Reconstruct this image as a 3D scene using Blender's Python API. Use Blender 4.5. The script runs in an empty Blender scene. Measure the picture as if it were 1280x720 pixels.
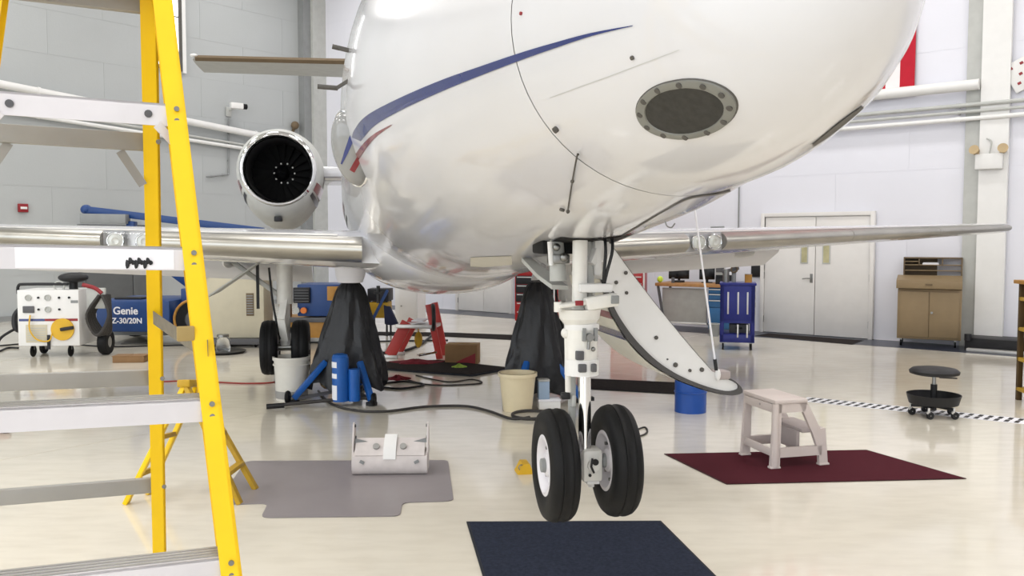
import bpy, bmesh, math, random
from mathutils import Vector, Matrix
from mathutils.bvhtree import BVHTree
random.seed(7)
SC = bpy.context.scene
COL = SC.collection
R = math.radians

# ------------------------------------------------------------------ camera
F, CH = 1080.0, 1.70
PITCH = math.atan(60.0 / F)
cd = bpy.data.cameras.new('camera'); cam = bpy.data.objects.new('camera', cd); COL.objects.link(cam)
cd.sensor_width = 36.0; cd.lens = 36.0 * F / 1280.0; cd.clip_start = 0.05; cd.clip_end = 300
cam.location = (0, 0, CH); cam.rotation_euler = (R(90) - PITCH, 0, 0)
SC.camera = cam

# ------------------------------------------------------------------ daylight, exposure
world = bpy.data.worlds.new('world'); SC.world = world; world.use_nodes = True
wb = world.node_tree.nodes['Background']
wb.inputs['Color'].default_value = (0.90, 0.95, 1.0, 1); wb.inputs['Strength'].default_value = 2.2
SC.view_settings.view_transform = 'Standard'; SC.view_settings.look = 'None'
SC.view_settings.gamma = 1.0; SC.view_settings.use_curve_mapping = False
SC.view_settings.exposure = 0.3

# the hangar's frame: corner of the two far walls, direction along the right and the left wall
CX, CY = -5.4, 24.4
AD = Vector((0.768, -0.640, 0)); BD = Vector((-0.640, -0.768, 0))
CORNER = Vector((CX, CY, 0))
RZR, RZL = math.atan2(-0.640, 0.768), math.atan2(0.768, 0.640)
HGT = 9.5
def room(s, t, z=0.0): return CORNER + AD * s + BD * t + Vector((0, 0, z))

def ceiling_lamp(s, t):
    ld = bpy.data.lights.new('ceiling_lamp', 'AREA'); ld.shape = 'RECTANGLE'
    ld.size = 2.4; ld.size_y = 0.9; ld.energy = 105; ld.color = (1.0, 0.98, 0.96)
    o = bpy.data.objects.new('ceiling_lamp', ld); COL.objects.link(o)
    o.location = room(s, t, HGT - 0.35); o.rotation_euler = (0, 0, RZR)
for s_ in (3, 9, 15, 21, 27):
    for t_ in (3, 9, 15, 21):
        ceiling_lamp(s_, t_)

# ------------------------------------------------------------------ pixel helpers (1280 x 720 frame)
CT, ST = math.cos(PITCH), math.sin(PITCH)
CAM = Vector((0, 0, CH))
def ray(px, py):
    a, b = (px - 640) / F, -(py - 360) / F
    return Vector((a, CT + b * ST, -ST + b * CT))
def P(px, py, Y):
    d = ray(px, py); return CAM + d * (Y / d.y)
def G(px, py, z=0.0):
    d = ray(px, py); return CAM + d * ((z - CH) / d.z)
def onwall(px, py, along, n, off=0.0):
    d = ray(px, py); p0 = CORNER + n * off
    k = (p0 - CAM).dot(n) / d.dot(n); return CAM + d * k
NR = Vector((-0.640, -0.768, 0)); NL = Vector((0.768, -0.640, 0))
def WR(px, py, off=0.0): return onwall(px, py, AD, NR, off)
def WL(px, py, off=0.0): return onwall(px, py, BD, NL, off)

# ------------------------------------------------------------------ materials
def lin(h):
    h = h.lstrip('#'); c = [int(h[i:i + 2], 16) / 255 for i in (0, 2, 4)]
    return tuple(x / 12.92 if x <= 0.04045 else ((x + 0.055) / 1.055) ** 2.4 for x in c)
MATS = {}
def mat(name, col, rough=0.5, metal=0.0, vary=0.06, scale=6.0, bump=0.0, bscale=40.0, coat=0.0, trans=0.0, emit=0.0, spec=0.5, rvary=0.0, ior=1.45):
    if name in MATS: return MATS[name]
    m = bpy.data.materials.new(name); m.use_nodes = True; nt = m.node_tree; b = nt.nodes['Principled BSDF']
    c = lin(col) if isinstance(col, str) else col
    tc = nt.nodes.new('ShaderNodeTexCoord')
    nz = nt.nodes.new('ShaderNodeTexNoise'); nz.inputs['Scale'].default_value = scale; nz.inputs['Detail'].default_value = 4
    nt.links.new(tc.outputs['Object'], nz.inputs['Vector'])
    rp = nt.nodes.new('ShaderNodeValToRGB'); rp.color_ramp.elements[0].position = 0.3; rp.color_ramp.elements[1].position = 0.7
    rp.color_ramp.elements[0].color = (*[x * (1 - vary) for x in c], 1); rp.color_ramp.elements[1].color = (*[min(1, x * (1 + vary)) for x in c], 1)
    nt.links.new(nz.outputs['Fac'], rp.inputs['Fac']); nt.links.new(rp.outputs['Color'], b.inputs['Base Color'])
    b.inputs['Roughness'].default_value = rough; b.inputs['Metallic'].default_value = metal
    b.inputs['Coat Weight'].default_value = coat; b.inputs['Coat Roughness'].default_value = 0.05
    b.inputs['Transmission Weight'].default_value = trans; b.inputs['Specular IOR Level'].default_value = spec
    b.inputs['IOR'].default_value = ior
    if rvary:
        mr = nt.nodes.new('ShaderNodeMapRange'); mr.inputs['To Min'].default_value = max(0, rough - rvary); mr.inputs['To Max'].default_value = rough + rvary
        nt.links.new(nz.outputs['Fac'], mr.inputs['Value']); nt.links.new(mr.outputs['Result'], b.inputs['Roughness'])
    if bump:
        n2 = nt.nodes.new('ShaderNodeTexNoise'); n2.inputs['Scale'].default_value = bscale; n2.inputs['Detail'].default_value = 3
        nt.links.new(tc.outputs['Object'], n2.inputs['Vector'])
        bp = nt.nodes.new('ShaderNodeBump'); bp.inputs['Strength'].default_value = bump; bp.inputs['Distance'].default_value = 0.02
        nt.links.new(n2.outputs['Fac'], bp.inputs['Height']); nt.links.new(bp.outputs['Normal'], b.inputs['Normal'])
    if emit:
        b.inputs['Emission Color'].default_value = (*c, 1); b.inputs['Emission Strength'].default_value = emit
    MATS[name] = m; return m
mat('lens', '#fbfcfc', 0.02, trans=1.0, vary=0.0, ior=1.06); mat('oval_grey', '#8f8f8e', 0.15, vary=0.05, coat=0.4); mat('cab_grey', '#5f6162', 0.5, vary=0.05); mat('joint', '#c4bdae', 0.4)
mat('paint_white', '#dadade', 0.16, vary=0.02, scale=1.5, coat=0.5, bump=0.03, bscale=2.2)
mat('paint_cream', '#d8d4c6', 0.3, vary=0.04)
mat('gear_white', '#e4e2dc', 0.35, vary=0.06, scale=12)
mat('stripe_blue', '#23306f', 0.2, coat=0.5)
mat('stripe_red', '#7d1420', 0.25, coat=0.5)
mat('stripe_black', '#1c1c22', 0.3)
mat('seam_dark', '#55524e', 0.6)
mat('polished', '#b0ada6', 0.33, 1.0, vary=0.1, scale=3, rvary=0.06)
mat('chrome', '#dcdcdc', 0.07, 1.0, vary=0.02)
mat('steel', '#8d8d8b', 0.35, 1.0, vary=0.08)
mat('alu', '#cfcdca', 0.42, 0.7, vary=0.06, scale=9)
mat('alu_white', '#dbd8dc', 0.5, 0.15, vary=0.06, scale=7)
mat('grey_panel', '#9c9a96', 0.45, vary=0.08)
mat('grey_dark', '#57575a', 0.5, vary=0.1)
mat('grey_mid', '#8a8c8c', 0.5, vary=0.06)
mat('grey_pale', '#b9bab6', 0.5, vary=0.06)
mat('black', '#17171a', 0.5, vary=0.15)
mat('black_gloss', '#0d0d0f', 0.25, vary=0.1)
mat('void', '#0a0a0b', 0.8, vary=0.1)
mat('rubber', '#101011', 0.6, vary=0.15, scale=20, bump=0.05, bscale=60, spec=0.3)
mat('seal', '#504e4d', 0.7)
mat('fan_grey', '#2a2a2c', 0.4, 0.6)
mat('lamp_dot', '#c9c9c4', 0.3, 0.3)
mat('glass', '#f4f6f6', 0.03, trans=0.95, vary=0.0)
mat('mesh_dark', '#33322f', 0.6, vary=0.25, scale=60)
mat('yellow', '#f6cb08', 0.42, vary=0.05, scale=8)
mat('yellow_old', '#b9931f', 0.5, vary=0.14, scale=10)
mat('blue_jack', '#1c5cab', 0.35, vary=0.08)
mat('blue_lift', '#1c3f78', 0.4, vary=0.06)
mat('blue_deep', '#1b2476', 0.35, vary=0.08)
mat('blue_drawer', '#2f6190', 0.4, vary=0.05)
mat('blue_barrel', '#1a4b9c', 0.35, vary=0.05)
mat('navy_cloth', '#20253f', 0.85, vary=0.2)
mat('red_tool', '#a51d20', 0.32, vary=0.06)
mat('red_ladder', '#b23a35', 0.45, vary=0.1)
mat('red_rag', '#6f1a26', 0.9, vary=0.2, scale=20)
mat('green_rag', '#93ad4a', 0.9, vary=0.2, scale=20)
mat('maroon', '#4c1c25', 0.95, vary=0.18, scale=120, bump=0.25, bscale=300, spec=0.15)
mat('maroon_edge', '#3a1218', 0.8)
mat('navy_mat', '#2a2f3d', 0.95, vary=0.22, scale=60, bump=0.25, bscale=260, spec=0.15)
mat('mat_edge', '#1c1f28', 0.75)
mat('dark_rug', '#2b2624', 0.95, vary=0.25, scale=30, spec=0.15)
mat('chair_mat', '#8d8688', 0.32, vary=0.05, scale=3)
mat('tan', '#8e7a5c', 0.5, vary=0.05)
mat('tan_dark', '#6d5c45', 0.55, vary=0.06)
mat('beige', '#c9c1aa', 0.5, vary=0.04)
mat('ochre', '#b0803a', 0.55, vary=0.1)
mat('orange', '#d8772c', 0.5)
mat('brown', '#4d3a1c', 0.65, vary=0.2)
mat('wood', '#a77a4c', 0.5, vary=0.15, scale=14)
mat('card', '#8a6a48', 0.85, vary=0.08)
mat('bucket_white', '#dedad0', 0.4, vary=0.04)
mat('bucket_cream', '#e6d7b4', 0.42, vary=0.04)
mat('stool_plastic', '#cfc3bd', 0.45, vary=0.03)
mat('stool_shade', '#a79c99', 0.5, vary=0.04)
mat('bag_black', '#1b1b1e', 0.42, vary=0.2, scale=5, bump=0.6, bscale=11)
mat('paper', '#f0eff4', 0.7, vary=0.02)
mat('white_plain', '#e6e5e3', 0.45, vary=0.02)
mat('red_sign', '#8c2128', 0.4)
mat('flag_red', '#b71a2e', 0.85, vary=0.06)
mat('flag_white', '#ece7e7', 0.85, vary=0.03)
mat('flag_blue', '#232c5e', 0.85, vary=0.06)
mat('door_white', '#e2dfdc', 0.45, vary=0.02)
mat('pane_lit', '#ffffff', 0.3, vary=0.0, emit=2.0)
mat('pane_wired', '#b6b08a', 0.2, vary=0.2)
mat('yellow_dial', '#d8ab28', 0.45, vary=0.05)
mat('tennis', '#c9e04a', 0.8)
mat('strap', '#7d7668', 0.9, vary=0.12, scale=40)
mat('strap_block', '#a8905c', 0.8, vary=0.15)
mat('brass', '#bda886', 0.3, 0.9)
mat('bag_white', '#cfc7c4', 0.6, vary=0.08, scale=12)
mat('cable', '#3a3735', 0.6)
mat('cable_red', '#a23f37', 0.6)

def wall_mat(name, col, amt):
    m = mat(name, col, 0.62, vary=amt, scale=0.5, bump=0.06, bscale=25); return m
wall_mat('wall_blue', '#e2e2ea', 0.025)
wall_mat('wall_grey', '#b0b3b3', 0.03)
wall_mat('ceil', '#d8d8d6', 0.03)
def floor_mat():
    m = mat('epoxy', '#e4ddce', 0.13, vary=0.045, scale=1.1, coat=0.35, rvary=0.05)
    nt = m.node_tree; b = nt.nodes['Principled BSDF']
    # cloudy trowel marks on top of the even cream
    tc = nt.nodes.new('ShaderNodeTexCoord'); n = nt.nodes.new('ShaderNodeTexNoise'); n.inputs['Scale'].default_value = 7; n.inputs['Detail'].default_value = 8
    mp = nt.nodes.new('ShaderNodeMapping'); mp.inputs['Scale'].default_value = (0.5, 1.6, 1); nt.links.new(tc.outputs['Object'], mp.inputs['Vector']); nt.links.new(mp.outputs['Vector'], n.inputs['Vector'])
    mx = nt.nodes.new('ShaderNodeMix'); mx.data_type = 'RGBA'; mx.blend_type = 'MULTIPLY'; mx.inputs['Factor'].default_value = 0.35
    rp = nt.nodes.new('ShaderNodeValToRGB'); rp.color_ramp.elements[0].color = (.82, .80, .78, 1); rp.color_ramp.elements[1].color = (1, 1, 1, 1)
    rp.color_ramp.elements[0].position = .35; rp.color_ramp.elements[1].position = .6
    nt.links.new(n.outputs['Fac'], rp.inputs['Fac'])
    old = b.inputs['Base Color'].links[0].from_socket
    nt.links.new(old, mx.inputs['A']); nt.links.new(rp.outputs['Color'], mx.inputs['B']); nt.links.new(mx.outputs['Result'], b.inputs['Base Color'])
floor_mat()

# ------------------------------------------------------------------ mesh builder
class MB:
    def __init__(s, T=None): s.v = []; s.f = []; s.sm = []; s.T = T
    def add(s, vs, fs, smooth=False, T=None):
        o = len(s.v)
        for p in vs:
            p = Vector(p)
            if T is not None: p = T @ p
            if s.T is not None: p = s.T @ p
            s.v.append(p)
        for f in fs: s.f.append([i + o for i in f]); s.sm.append(smooth)
        return s
    def box(s, c, d, rz=0.0, bev=0.0, T=None, rot=None):
        x, y, z = d[0] / 2, d[1] / 2, d[2] / 2
        bm = bmesh.new()
        bmesh.ops.create_cube(bm, size=1.0)
        for v in bm.verts: v.co = Vector((v.co.x * d[0], v.co.y * d[1], v.co.z * d[2]))
        if bev: bmesh.ops.bevel(bm, geom=list(bm.edges), offset=min(bev, 0.45 * min(d)), segments=2, profile=0.5, affect='EDGES')
        m = Matrix.Translation(c) @ (rot.to_4x4() if rot is not None else Matrix.Rotation(rz, 4, 'Z'))
        bm.verts.index_update()
        vs = [m @ v.co for v in bm.verts]; fs = [[v.index for v in f.verts] for f in bm.faces]; bm.free()
        return s.add(vs, fs, False, T)
    def box2(s, a, b, bev=0.0, T=None):
        return s.box([(a[i] + b[i]) / 2 for i in range(3)], [abs(b[i] - a[i]) for i in range(3)], bev=bev, T=T)
    def cyl(s, p0, p1, r0, r1=None, n=16, cap=True, T=None):
        p0, p1 = Vector(p0), Vector(p1); r1 = r0 if r1 is None else r1
        w = (p1 - p0).normalized(); u = w.orthogonal().normalized(); t = w.cross(u)
        vs = []
        for p, r in ((p0, r0), (p1, r1)):
            for i in range(n):
                a = 2 * math.pi * i / n; vs.append(p + u * (r * math.cos(a)) + t * (r * math.sin(a)))
        s.add(vs, [[i, (i + 1) % n, n + (i + 1) % n, n + i] for i in range(n)], True, T)
        if cap: s.add(vs, [list(range(n))[::-1], list(range(n, 2 * n))], False, T)
        return s
    def bar(s, p0, p1, w, h, up=(0, 0, 1), bev=0.0, T=None):
        """rectangular bar: w across, h along 'up'"""
        p0, p1, up = Vector(p0), Vector(p1), Vector(up)
        d = (p1 - p0); L = d.length; d.normalize(); x = d.cross(up).normalized(); z = x.cross(d)
        rot = Matrix((x, d, z)).transposed()
        return s.box((p0 + p1) / 2, (w, L, h), rot=rot, bev=bev, T=T)
    def tube(s, pts, r, n=8, smooth=0, cap=True, closed=False, T=None):
        pts = [Vector(p) for p in pts]
        if smooth: pts = catmull(pts, smooth, closed)
        rings = []; u = None; N = len(pts)
        for i, p in enumerate(pts):
            a = pts[(i - 1) % N] if (closed or i > 0) else pts[i]; b = pts[(i + 1) % N] if (closed or i < N - 1) else pts[i]
            w = (b - a).normalized()
            if u is None: u = w.orthogonal().normalized()
            u = (u - w * u.dot(w)).normalized(); t = w.cross(u)
            rr = r[i] if isinstance(r, (list, tuple)) else r
            rings.append([p + u * (rr * math.cos(2 * math.pi * k / n)) + t * (rr * math.sin(2 * math.pi * k / n)) for k in range(n)])
        return s.loft(rings, cap=cap and not closed, ring_closed=True, loop=closed, T=T)
    def loft(s, rings, cap=True, ring_closed=True, loop=False, smooth=True, T=None):
        n = len(rings[0]); vs = [p for r in rings for p in r]; fs = []
        m = len(rings)
        for i in range(m if loop else m - 1):
            j = (i + 1) % m
            for k in range(n if ring_closed else n - 1):
                l = (k + 1) % n
                fs.append([i * n + k, i * n + l, j * n + l, j * n + k])
        s.add(vs, fs, smooth, T)
        if cap and not loop: s.add(vs, [list(range(n))[::-1], [(m - 1) * n + k for k in range(n)]], False, T)
        return s
    def lathe(s, prof, o=(0, 0, 0), axis='Z', n=32, T=None, smooth=True, loop=False):
        o = Vector(o); rings = []
        for r, h in prof:
            ring = []
            for k in range(n):
                a = 2 * math.pi * k / n; c, q = r * math.cos(a), r * math.sin(a)
                ring.append(o + (Vector((c, q, h)) if axis == 'Z' else Vector((h, c, q)) if axis == 'X' else Vector((q, h, c))))
            rings.append(ring)
        return s.loft(rings, cap=False, smooth=smooth, loop=loop, T=T)
    def prism(s, poly, z0, z1, T=None):
        n = len(poly); vs = [(x, y, z0) for x, y in poly] + [(x, y, z1) for x, y in poly]
        return s.add(vs, [list(range(n))[::-1], list(range(n, 2 * n))] + [[i, (i + 1) % n, n + (i + 1) % n, n + i] for i in range(n)], False, T)
    def sphere(s, c, r, n=12, T=None):
        c = Vector(c); r = (r, r, r) if not isinstance(r, (tuple, list)) else r
        rings = []
        for i in range(n + 1):
            a = -math.pi / 2 + math.pi * i / n; a = max(-1.5, min(1.5, a))
            rings.append([c + Vector((r[0] * math.cos(a) * math.cos(2 * math.pi * k / (2 * n)), r[1] * math.cos(a) * math.sin(2 * math.pi * k / (2 * n)), r[2] * math.sin(a))) for k in range(2 * n)])
        return s.loft(rings, cap=True, T=T)
    def torus(s, c, Rr, r, axis=(0, 0, 1), n=28, k=8, T=None):
        w = Vector(axis).normalized(); u = w.orthogonal().normalized(); t = w.cross(u); c = Vector(c)
        return s.tube([c + u * (Rr * math.cos(2 * math.pi * i / n)) + t * (Rr * math.sin(2 * math.pi * i / n)) for i in range(n)], r, k, closed=True, T=T)
    def mesh(s, name, m, inv=None):
        me = bpy.data.meshes.new(name)
        me.from_pydata([(inv @ p) if inv is not None else p for p in s.v], [], s.f)
        me.polygons.foreach_set('use_smooth', s.sm)
        bm = bmesh.new(); bm.from_mesh(me); bmesh.ops.remove_doubles(bm, verts=bm.verts, dist=1e-5); bmesh.ops.recalc_face_normals(bm, faces=bm.faces); bm.to_mesh(me); bm.free()
        me.materials.append(MATS[m] if isinstance(m, str) else m); me.set_sharp_from_angle(angle=R(38)); me.update()
        return me
    def build(s, name, m, parent=None, world=False, label=None):
        inv = None
        if world and parent is not None: inv = TM[parent].inverted()
        o = bpy.data.objects.new(name, s.mesh(name, m, inv)); COL.objects.link(o)
        if parent is not None: o.parent = parent; TM[o] = TM[parent]
        if label: o['label'] = label
        return o
def catmull(pts, k, closed=False):
    out = []; N = len(pts)
    for i in range(N if closed else N - 1):
        p0 = pts[(i - 1) % N] if (closed or i > 0) else pts[0]; p1 = pts[i]; p2 = pts[(i + 1) % N]
        p3 = pts[(i + 2) % N] if (closed or i < N - 2) else pts[-1]
        for j in range(k):
            t = j / k
            out.append(0.5 * ((2 * p1) + (p2 - p0) * t + (2 * p0 - 5 * p1 + 4 * p2 - p3) * t * t + (3 * p1 - p0 - 3 * p2 + p3) * t ** 3))
    if not closed: out.append(pts[-1])
    return out
TM = {}
def tag(o, label, cat, group=None):
    o['label'] = label; o['category'] = cat
    if group: o['group'] = group
    return o
def thing(name, label, cat, loc=(0, 0, 0), rz=0.0, group=None):
    o = bpy.data.objects.new(name, None); COL.objects.link(o); o.empty_display_size = 0.1
    o.location = loc; o.rotation_euler = (0, 0, rz)
    TM[o] = Matrix.Translation(loc) @ Matrix.Rotation(rz, 4, 'Z')
    return tag(o, label, cat, group)
def solo(mb, name, m, label, cat, loc=(0, 0, 0), rz=0.0, group=None, world=False):
    T = Matrix.Translation(loc) @ Matrix.Rotation(rz, 4, 'Z')
    o = bpy.data.objects.new(name, mb.mesh(name, m, T.inverted() if world else None)); COL.objects.link(o)
    o.location = loc; o.rotation_euler = (0, 0, rz); TM[o] = T
    return tag(o, label, cat, group)
def struct(mb, name, m, parent=None):
    o = bpy.data.objects.new(name, mb.mesh(name, m)); COL.objects.link(o); TM[o] = Matrix.Identity(4)
    if parent is not None: o.parent = parent
    else: o['kind'] = 'structure'
    return o
def text_mesh(body, size, T, m, name, parent, depth=0.002):
    cu = bpy.data.curves.new(name, 'FONT'); cu.body = body; cu.size = size; cu.extrude = depth; cu.offset = size * 0.02; cu.align_x = 'CENTER'; cu.align_y = 'CENTER'
    tmp = bpy.data.objects.new(name + '_tmp', cu); COL.objects.link(tmp)
    dg = bpy.context.evaluated_depsgraph_get(); me = bpy.data.meshes.new_from_object(tmp.evaluated_get(dg))
    bpy.data.objects.remove(tmp); bpy.data.curves.remove(cu)
    me.transform(T); me.materials.clear(); me.materials.append(MATS[m]); me.name = name
    o = bpy.data.objects.new(name, me); COL.objects.link(o); o.parent = parent; TM[o] = TM[parent]
    return o
FACE = Matrix.Rotation(R(90), 4, 'X')     # text or prism drawn in x-y stood up to face -y
def lerp(a, b, t): return a + (b - a) * t
def V(*a): return Vector(a)
# ================================================================== the hangar
SL, TL = 36.0, 27.0
def quad(s0, s1, t0, t1): return [tuple(room(s0, t0)[:2]), tuple(room(s1, t0)[:2]), tuple(room(s1, t1)[:2]), tuple(room(s0, t1)[:2])]
floor = struct(MB().prism(quad(-0.3, SL, -0.3, TL), -0.3, 0.0), 'floor', 'epoxy')
mat('concrete', '#a9a7a0', 0.8, vary=0.08, scale=0.6)
struct(MB().prism(quad(-40, 90, TL, 110), -0.32, -0.02), 'floor_apron', 'concrete')
struct(MB().prism(quad(-0.3, SL, -0.3, TL), HGT, HGT + 0.2), 'ceiling', 'ceil')
wall_r = struct(MB().prism(quad(-0.3, SL, -0.3, 0.0), 0, HGT), 'wall_right', 'wall_blue')
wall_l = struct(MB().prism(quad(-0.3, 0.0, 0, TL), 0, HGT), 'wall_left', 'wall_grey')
struct(MB().prism(quad(SL, SL + 0.3, 0, TL), 0, HGT), 'wall_side', 'wall_blue')
# painted block courses: each block a piece with a recessed joint
def courses(parent, L, along_right, bw=2.4, bh=0.95):
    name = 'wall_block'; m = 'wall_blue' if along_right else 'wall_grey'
    cache = {}
    rows = int(HGT / bh)
    for r in range(rows):
        x = -bw / 2 if r % 2 else 0.0
        while x < L:
            x0, x1 = max(0.0, x), min(L, x + bw); x += bw
            if x1 - x0 < 0.2: continue
            w = round(x1 - x0, 3)
            if w not in cache:
                cache[w] = MB().box2((0.0025, -0.005, 0.0025), (w - 0.0025, 0.0, bh - 0.0025)).mesh(name, m)
            o = bpy.data.objects.new(name, cache[w]); COL.objects.link(o); o.parent = parent
            if along_right: o.location = room(x0, -0.0, r * bh); o.rotation_euler = (0, 0, RZR)
            else: o.location = room(0.0, x1, r * bh); o.rotation_euler = (0, 0, RZL)
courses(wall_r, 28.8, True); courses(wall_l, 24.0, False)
# dark painted border along the foot of the right wall
mat('border_paint', '#343846', 0.3, vary=0.08)
struct(MB().prism(quad(0.0, SL - 2, 0.03, 0.95), 0.0, 0.003), 'floor_border', 'border_paint')
struct(MB().prism(quad(0.0, 0.12, 0.0, TL - 2), 0.0, 0.10), 'baseboard_left', 'grey_mid')
# saw cuts in the slab
for s_ in (6.5, 12.5, 24.7):
    struct(MB().prism(quad(s_, s_ + 0.006, 0.95, TL), 0.0, 0.0008), 'trim_saw_cut', 'joint')
for t_ in (6.0,):
    struct(MB().prism(quad(0.2, SL, t_, t_ + 0.006), 0.0, 0.0008), 'trim_saw_cut', 'joint')

def on_right(name, label, cat, p, **k): return thing(name, label, cat, p, RZR, **k)
def on_left(name, label, cat, p, **k): return thing(name, label, cat, p, RZL, **k)
def wloc(p, n, off): q = p + n * off; return q
def s_of(p): return (p - CORNER).dot(AD)
def t_of(p): return (p - CORNER).dot(BD)

# ---- white double door in the right wall
def double_door(pxl, pxr, idx, h=2.12):
    sl, sr = s_of(WR(pxl, 415)), s_of(WR(pxr, 415)); w = sr - sl
    o = bpy.data.objects.new('door_%d' % idx, MB().box2((-0.07, -0.09, 0), (0, 0, h + 0.07), 0.005).box2((w, -0.09, 0), (w + 0.07, 0, h + 0.07), 0.005).box2((0, -0.09, h), (w, 0, h + 0.07), 0.005).mesh('door_frame', 'door_white'))
    COL.objects.link(o); o['kind'] = 'structure'; o.location = room(sl, 0.022); o.rotation_euler = (0, 0, RZR); TM[o] = Matrix.Identity(4)
    for k in (0, 1):
        x0 = k * w / 2 + 0.006; x1 = (k + 1) * w / 2 - 0.006
        leaf = MB().box2((x0, -0.06, 0.012), (x1, -0.01, h - 0.006), 0.003).build('door_leaf', 'door_white', o)
        wx = x1 - 0.24 if k == 0 else x0 + 0.14
        MB().box2((wx - 0.02, -0.068, 1.28), (wx + 0.12, -0.058, 1.80)).build('window_frame', 'grey_pale', leaf)
        MB().box2((wx, -0.071, 1.30), (wx + 0.10, -0.066, 1.78)).build('pane', 'pane_wired', leaf)
        hx = x0 + 0.01 if k == 0 else x1 - 0.01
        for z in (0.25, 1.05, 1.85):
            MB().cyl((hx - 0.02 if k == 0 else hx + 0.02, -0.075, z - 0.06), (hx - 0.02 if k == 0 else hx + 0.02, -0.075, z + 0.06), 0.011, n=8).build('hinge', 'steel', leaf)
        if k == 0:
            MB().box2((x1 - 0.08, -0.068, 0.94), (x1 - 0.03, -0.06, 1.10), 0.003).cyl((x1 - 0.055, -0.06, 1.02), (x1 - 0.055, -0.115, 1.02), 0.012).tube([(x1 - 0.055, -0.11, 1.02), (x1 - 0.12, -0.115, 1.02), (x1 - 0.2, -0.11, 1.01)], 0.011).build('door_handle', 'steel', leaf)
    return o
double_door(957, 1088, 1)
double_door(576, 640, 2)

# ---- white pilaster with a flat grey strip on its left, on the right wall
p = WR(1236, 300); sp = s_of(p)
o = struct(MB().prism(quad(sp - 0.14, sp + 0.26, 0.02, 0.12), 0, HGT), 'trim_pilaster', 'white_plain')
struct(MB().prism(quad(sp - 0.36, sp - 0.14, 0.02, 0.06), 0, HGT), 'trim_grey_strip', 'grey_pale')
# corner posts beside the engine
for px0, px1, m_, d_ in ((373, 382, 'grey_mid', 0.25), (382, 402, 'grey_pale', 0.35), (402, 428, 'white_plain', 0.2)):
    t0, t1 = t_of(WL(px1, 100)), t_of(WL(px0, 100))
    t0 = max(t0, 0.0)
    struct(MB().prism(quad(0.0, d_, t0, t1), 0, HGT), 'trim_corner_post', m_)

# ---- pipes and conduits
def run_right(name, px0, py0, px1, py1, r, off, m_, label, cat='pipe'):
    a, b = WR(px0, py0, off), WR(px1, py1, off)
    z = (a.z + b.z) / 2; a.z = b.z = z
    t = thing(name, label, cat, (a + b) / 2, group='thin conduits on the right wall' if name == 'wall_conduit' else None)
    MB().cyl(a, b, r, n=12).build('pipe_run', m_, t, True)
    L = (b - a).length; n = max(2, int(L / 2.2)); d = (b - a).normalized()
    for i in range(n):
        c = a + d * (L * (i + 0.5) / n)
        MB().cyl(c - d * 0.03, c + d * 0.03, r * 1.18, n=12).build('coupling', m_, t, True)
        MB().bar(c - NR * (r * 0.2), c - NR * off, 0.025, 0.05).build('bracket', 'grey_mid', t, True)
    return t
run_right('wall_pipe', 780, 146, 1224, 112, 0.085, 0.16, 'white_plain', 'thick white pipe on the right wall under the red striped flag')
run_right('wall_conduit', 700, 174, 1300, 128, 0.032, 0.14, 'grey_pale', 'uppermost of three thin conduits crossing the white pilaster')
run_right('wall_conduit', 700, 182, 1300, 134, 0.025, 0.14, 'grey_pale', 'middle one of three thin conduits crossing the white pilaster')
run_right('wall_conduit', 700, 190, 1300, 141, 0.035, 0.14, 'white_plain', 'lowest of three thin conduits crossing the white pilaster')
def run_left(name, pts, r, off, m_, label):
    t = thing(name, label, 'pipe', WL(*pts[0], off), group='conduits on the left wall' if name == 'wall_conduit' else None)
    a, b = WL(*pts[0], off), WL(*pts[-1], off)
    MB().cyl(a, b, r, n=12).build('pipe_run', m_, t, True)
    L = (b - a).length; d = (b - a).normalized(); n = max(2, int(L / 2.5))
    for i in range(n):
        c = a + d * (L * (i + 0.5) / n)
        MB().cyl(c - d * 0.03, c + d * 0.03, r * 1.18, n=12).build('coupling', m_, t, True)
        MB().bar(c - NL * (r * 0.2), c - NL * off, 0.025, 0.05).build('bracket', 'grey_mid', t, True)
run_left('wall_pipe', [(-40, 97), (372, 179)], 0.085, 0.16, 'white_plain', 'thick pale pipe along the left wall behind the yellow ladder')
run_left('wall_conduit', [(-40, 124), (372, 192)], 0.03, 0.12, 'grey_pale', 'thin conduit under the thick pipe on the left wall')
run_left('wall_conduit', [(-40, 132), (372, 196)], 0.045, 0.12, 'white_plain', 'pale conduit lowest of the three lines on the left wall')
run_left('wall_conduit', [(286, 148), (286, 218)], 0.02, 0.06, 'grey_mid', 'upright thin conduit on the left wall below the camera')
run_left('wall_conduit', [(258, 221), (286, 218)], 0.02, 0.06, 'grey_mid', 'short level conduit stub on the left wall beside the engine')

# ---- security camera on the left wall
t = on_left('security_camera', 'small white security camera bracketed to left wall above engine', 'camera', WL(286, 140, 0.02))
MB().box2((-0.09, -0.03, -0.12), (0.06, 0.0, 0.12), 0.01).build('mount', 'grey_pale', t)
MB().bar((0, -0.02, 0.04), (0.06, -0.28, 0.1), 0.04, 0.04).build('arm', 'grey_pale', t)
h = MB().bar((-0.12, -0.26, 0.13), (0.2, -0.32, 0.13), 0.14, 0.15, bev=0.02).build('housing', 'white_plain', t)
MB().cyl((0.2, -0.32, 0.13), (0.3, -0.335, 0.13), 0.07, n=14).build('lens', 'black_gloss', h)
# ---- black hook ball near the corner post
t = on_left('wall_hook', 'round dark bracket knob on the wall left of corner post', 'bracket', WL(366, 157, 0.02))
MB().sphere((0, -0.1, 0), 0.11, 8).build('knob', 'tan_dark', t); MB().cyl((0, 0, -0.15), (0, -0.1, 0), 0.04).build('stem', 'tan_dark', t)

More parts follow.
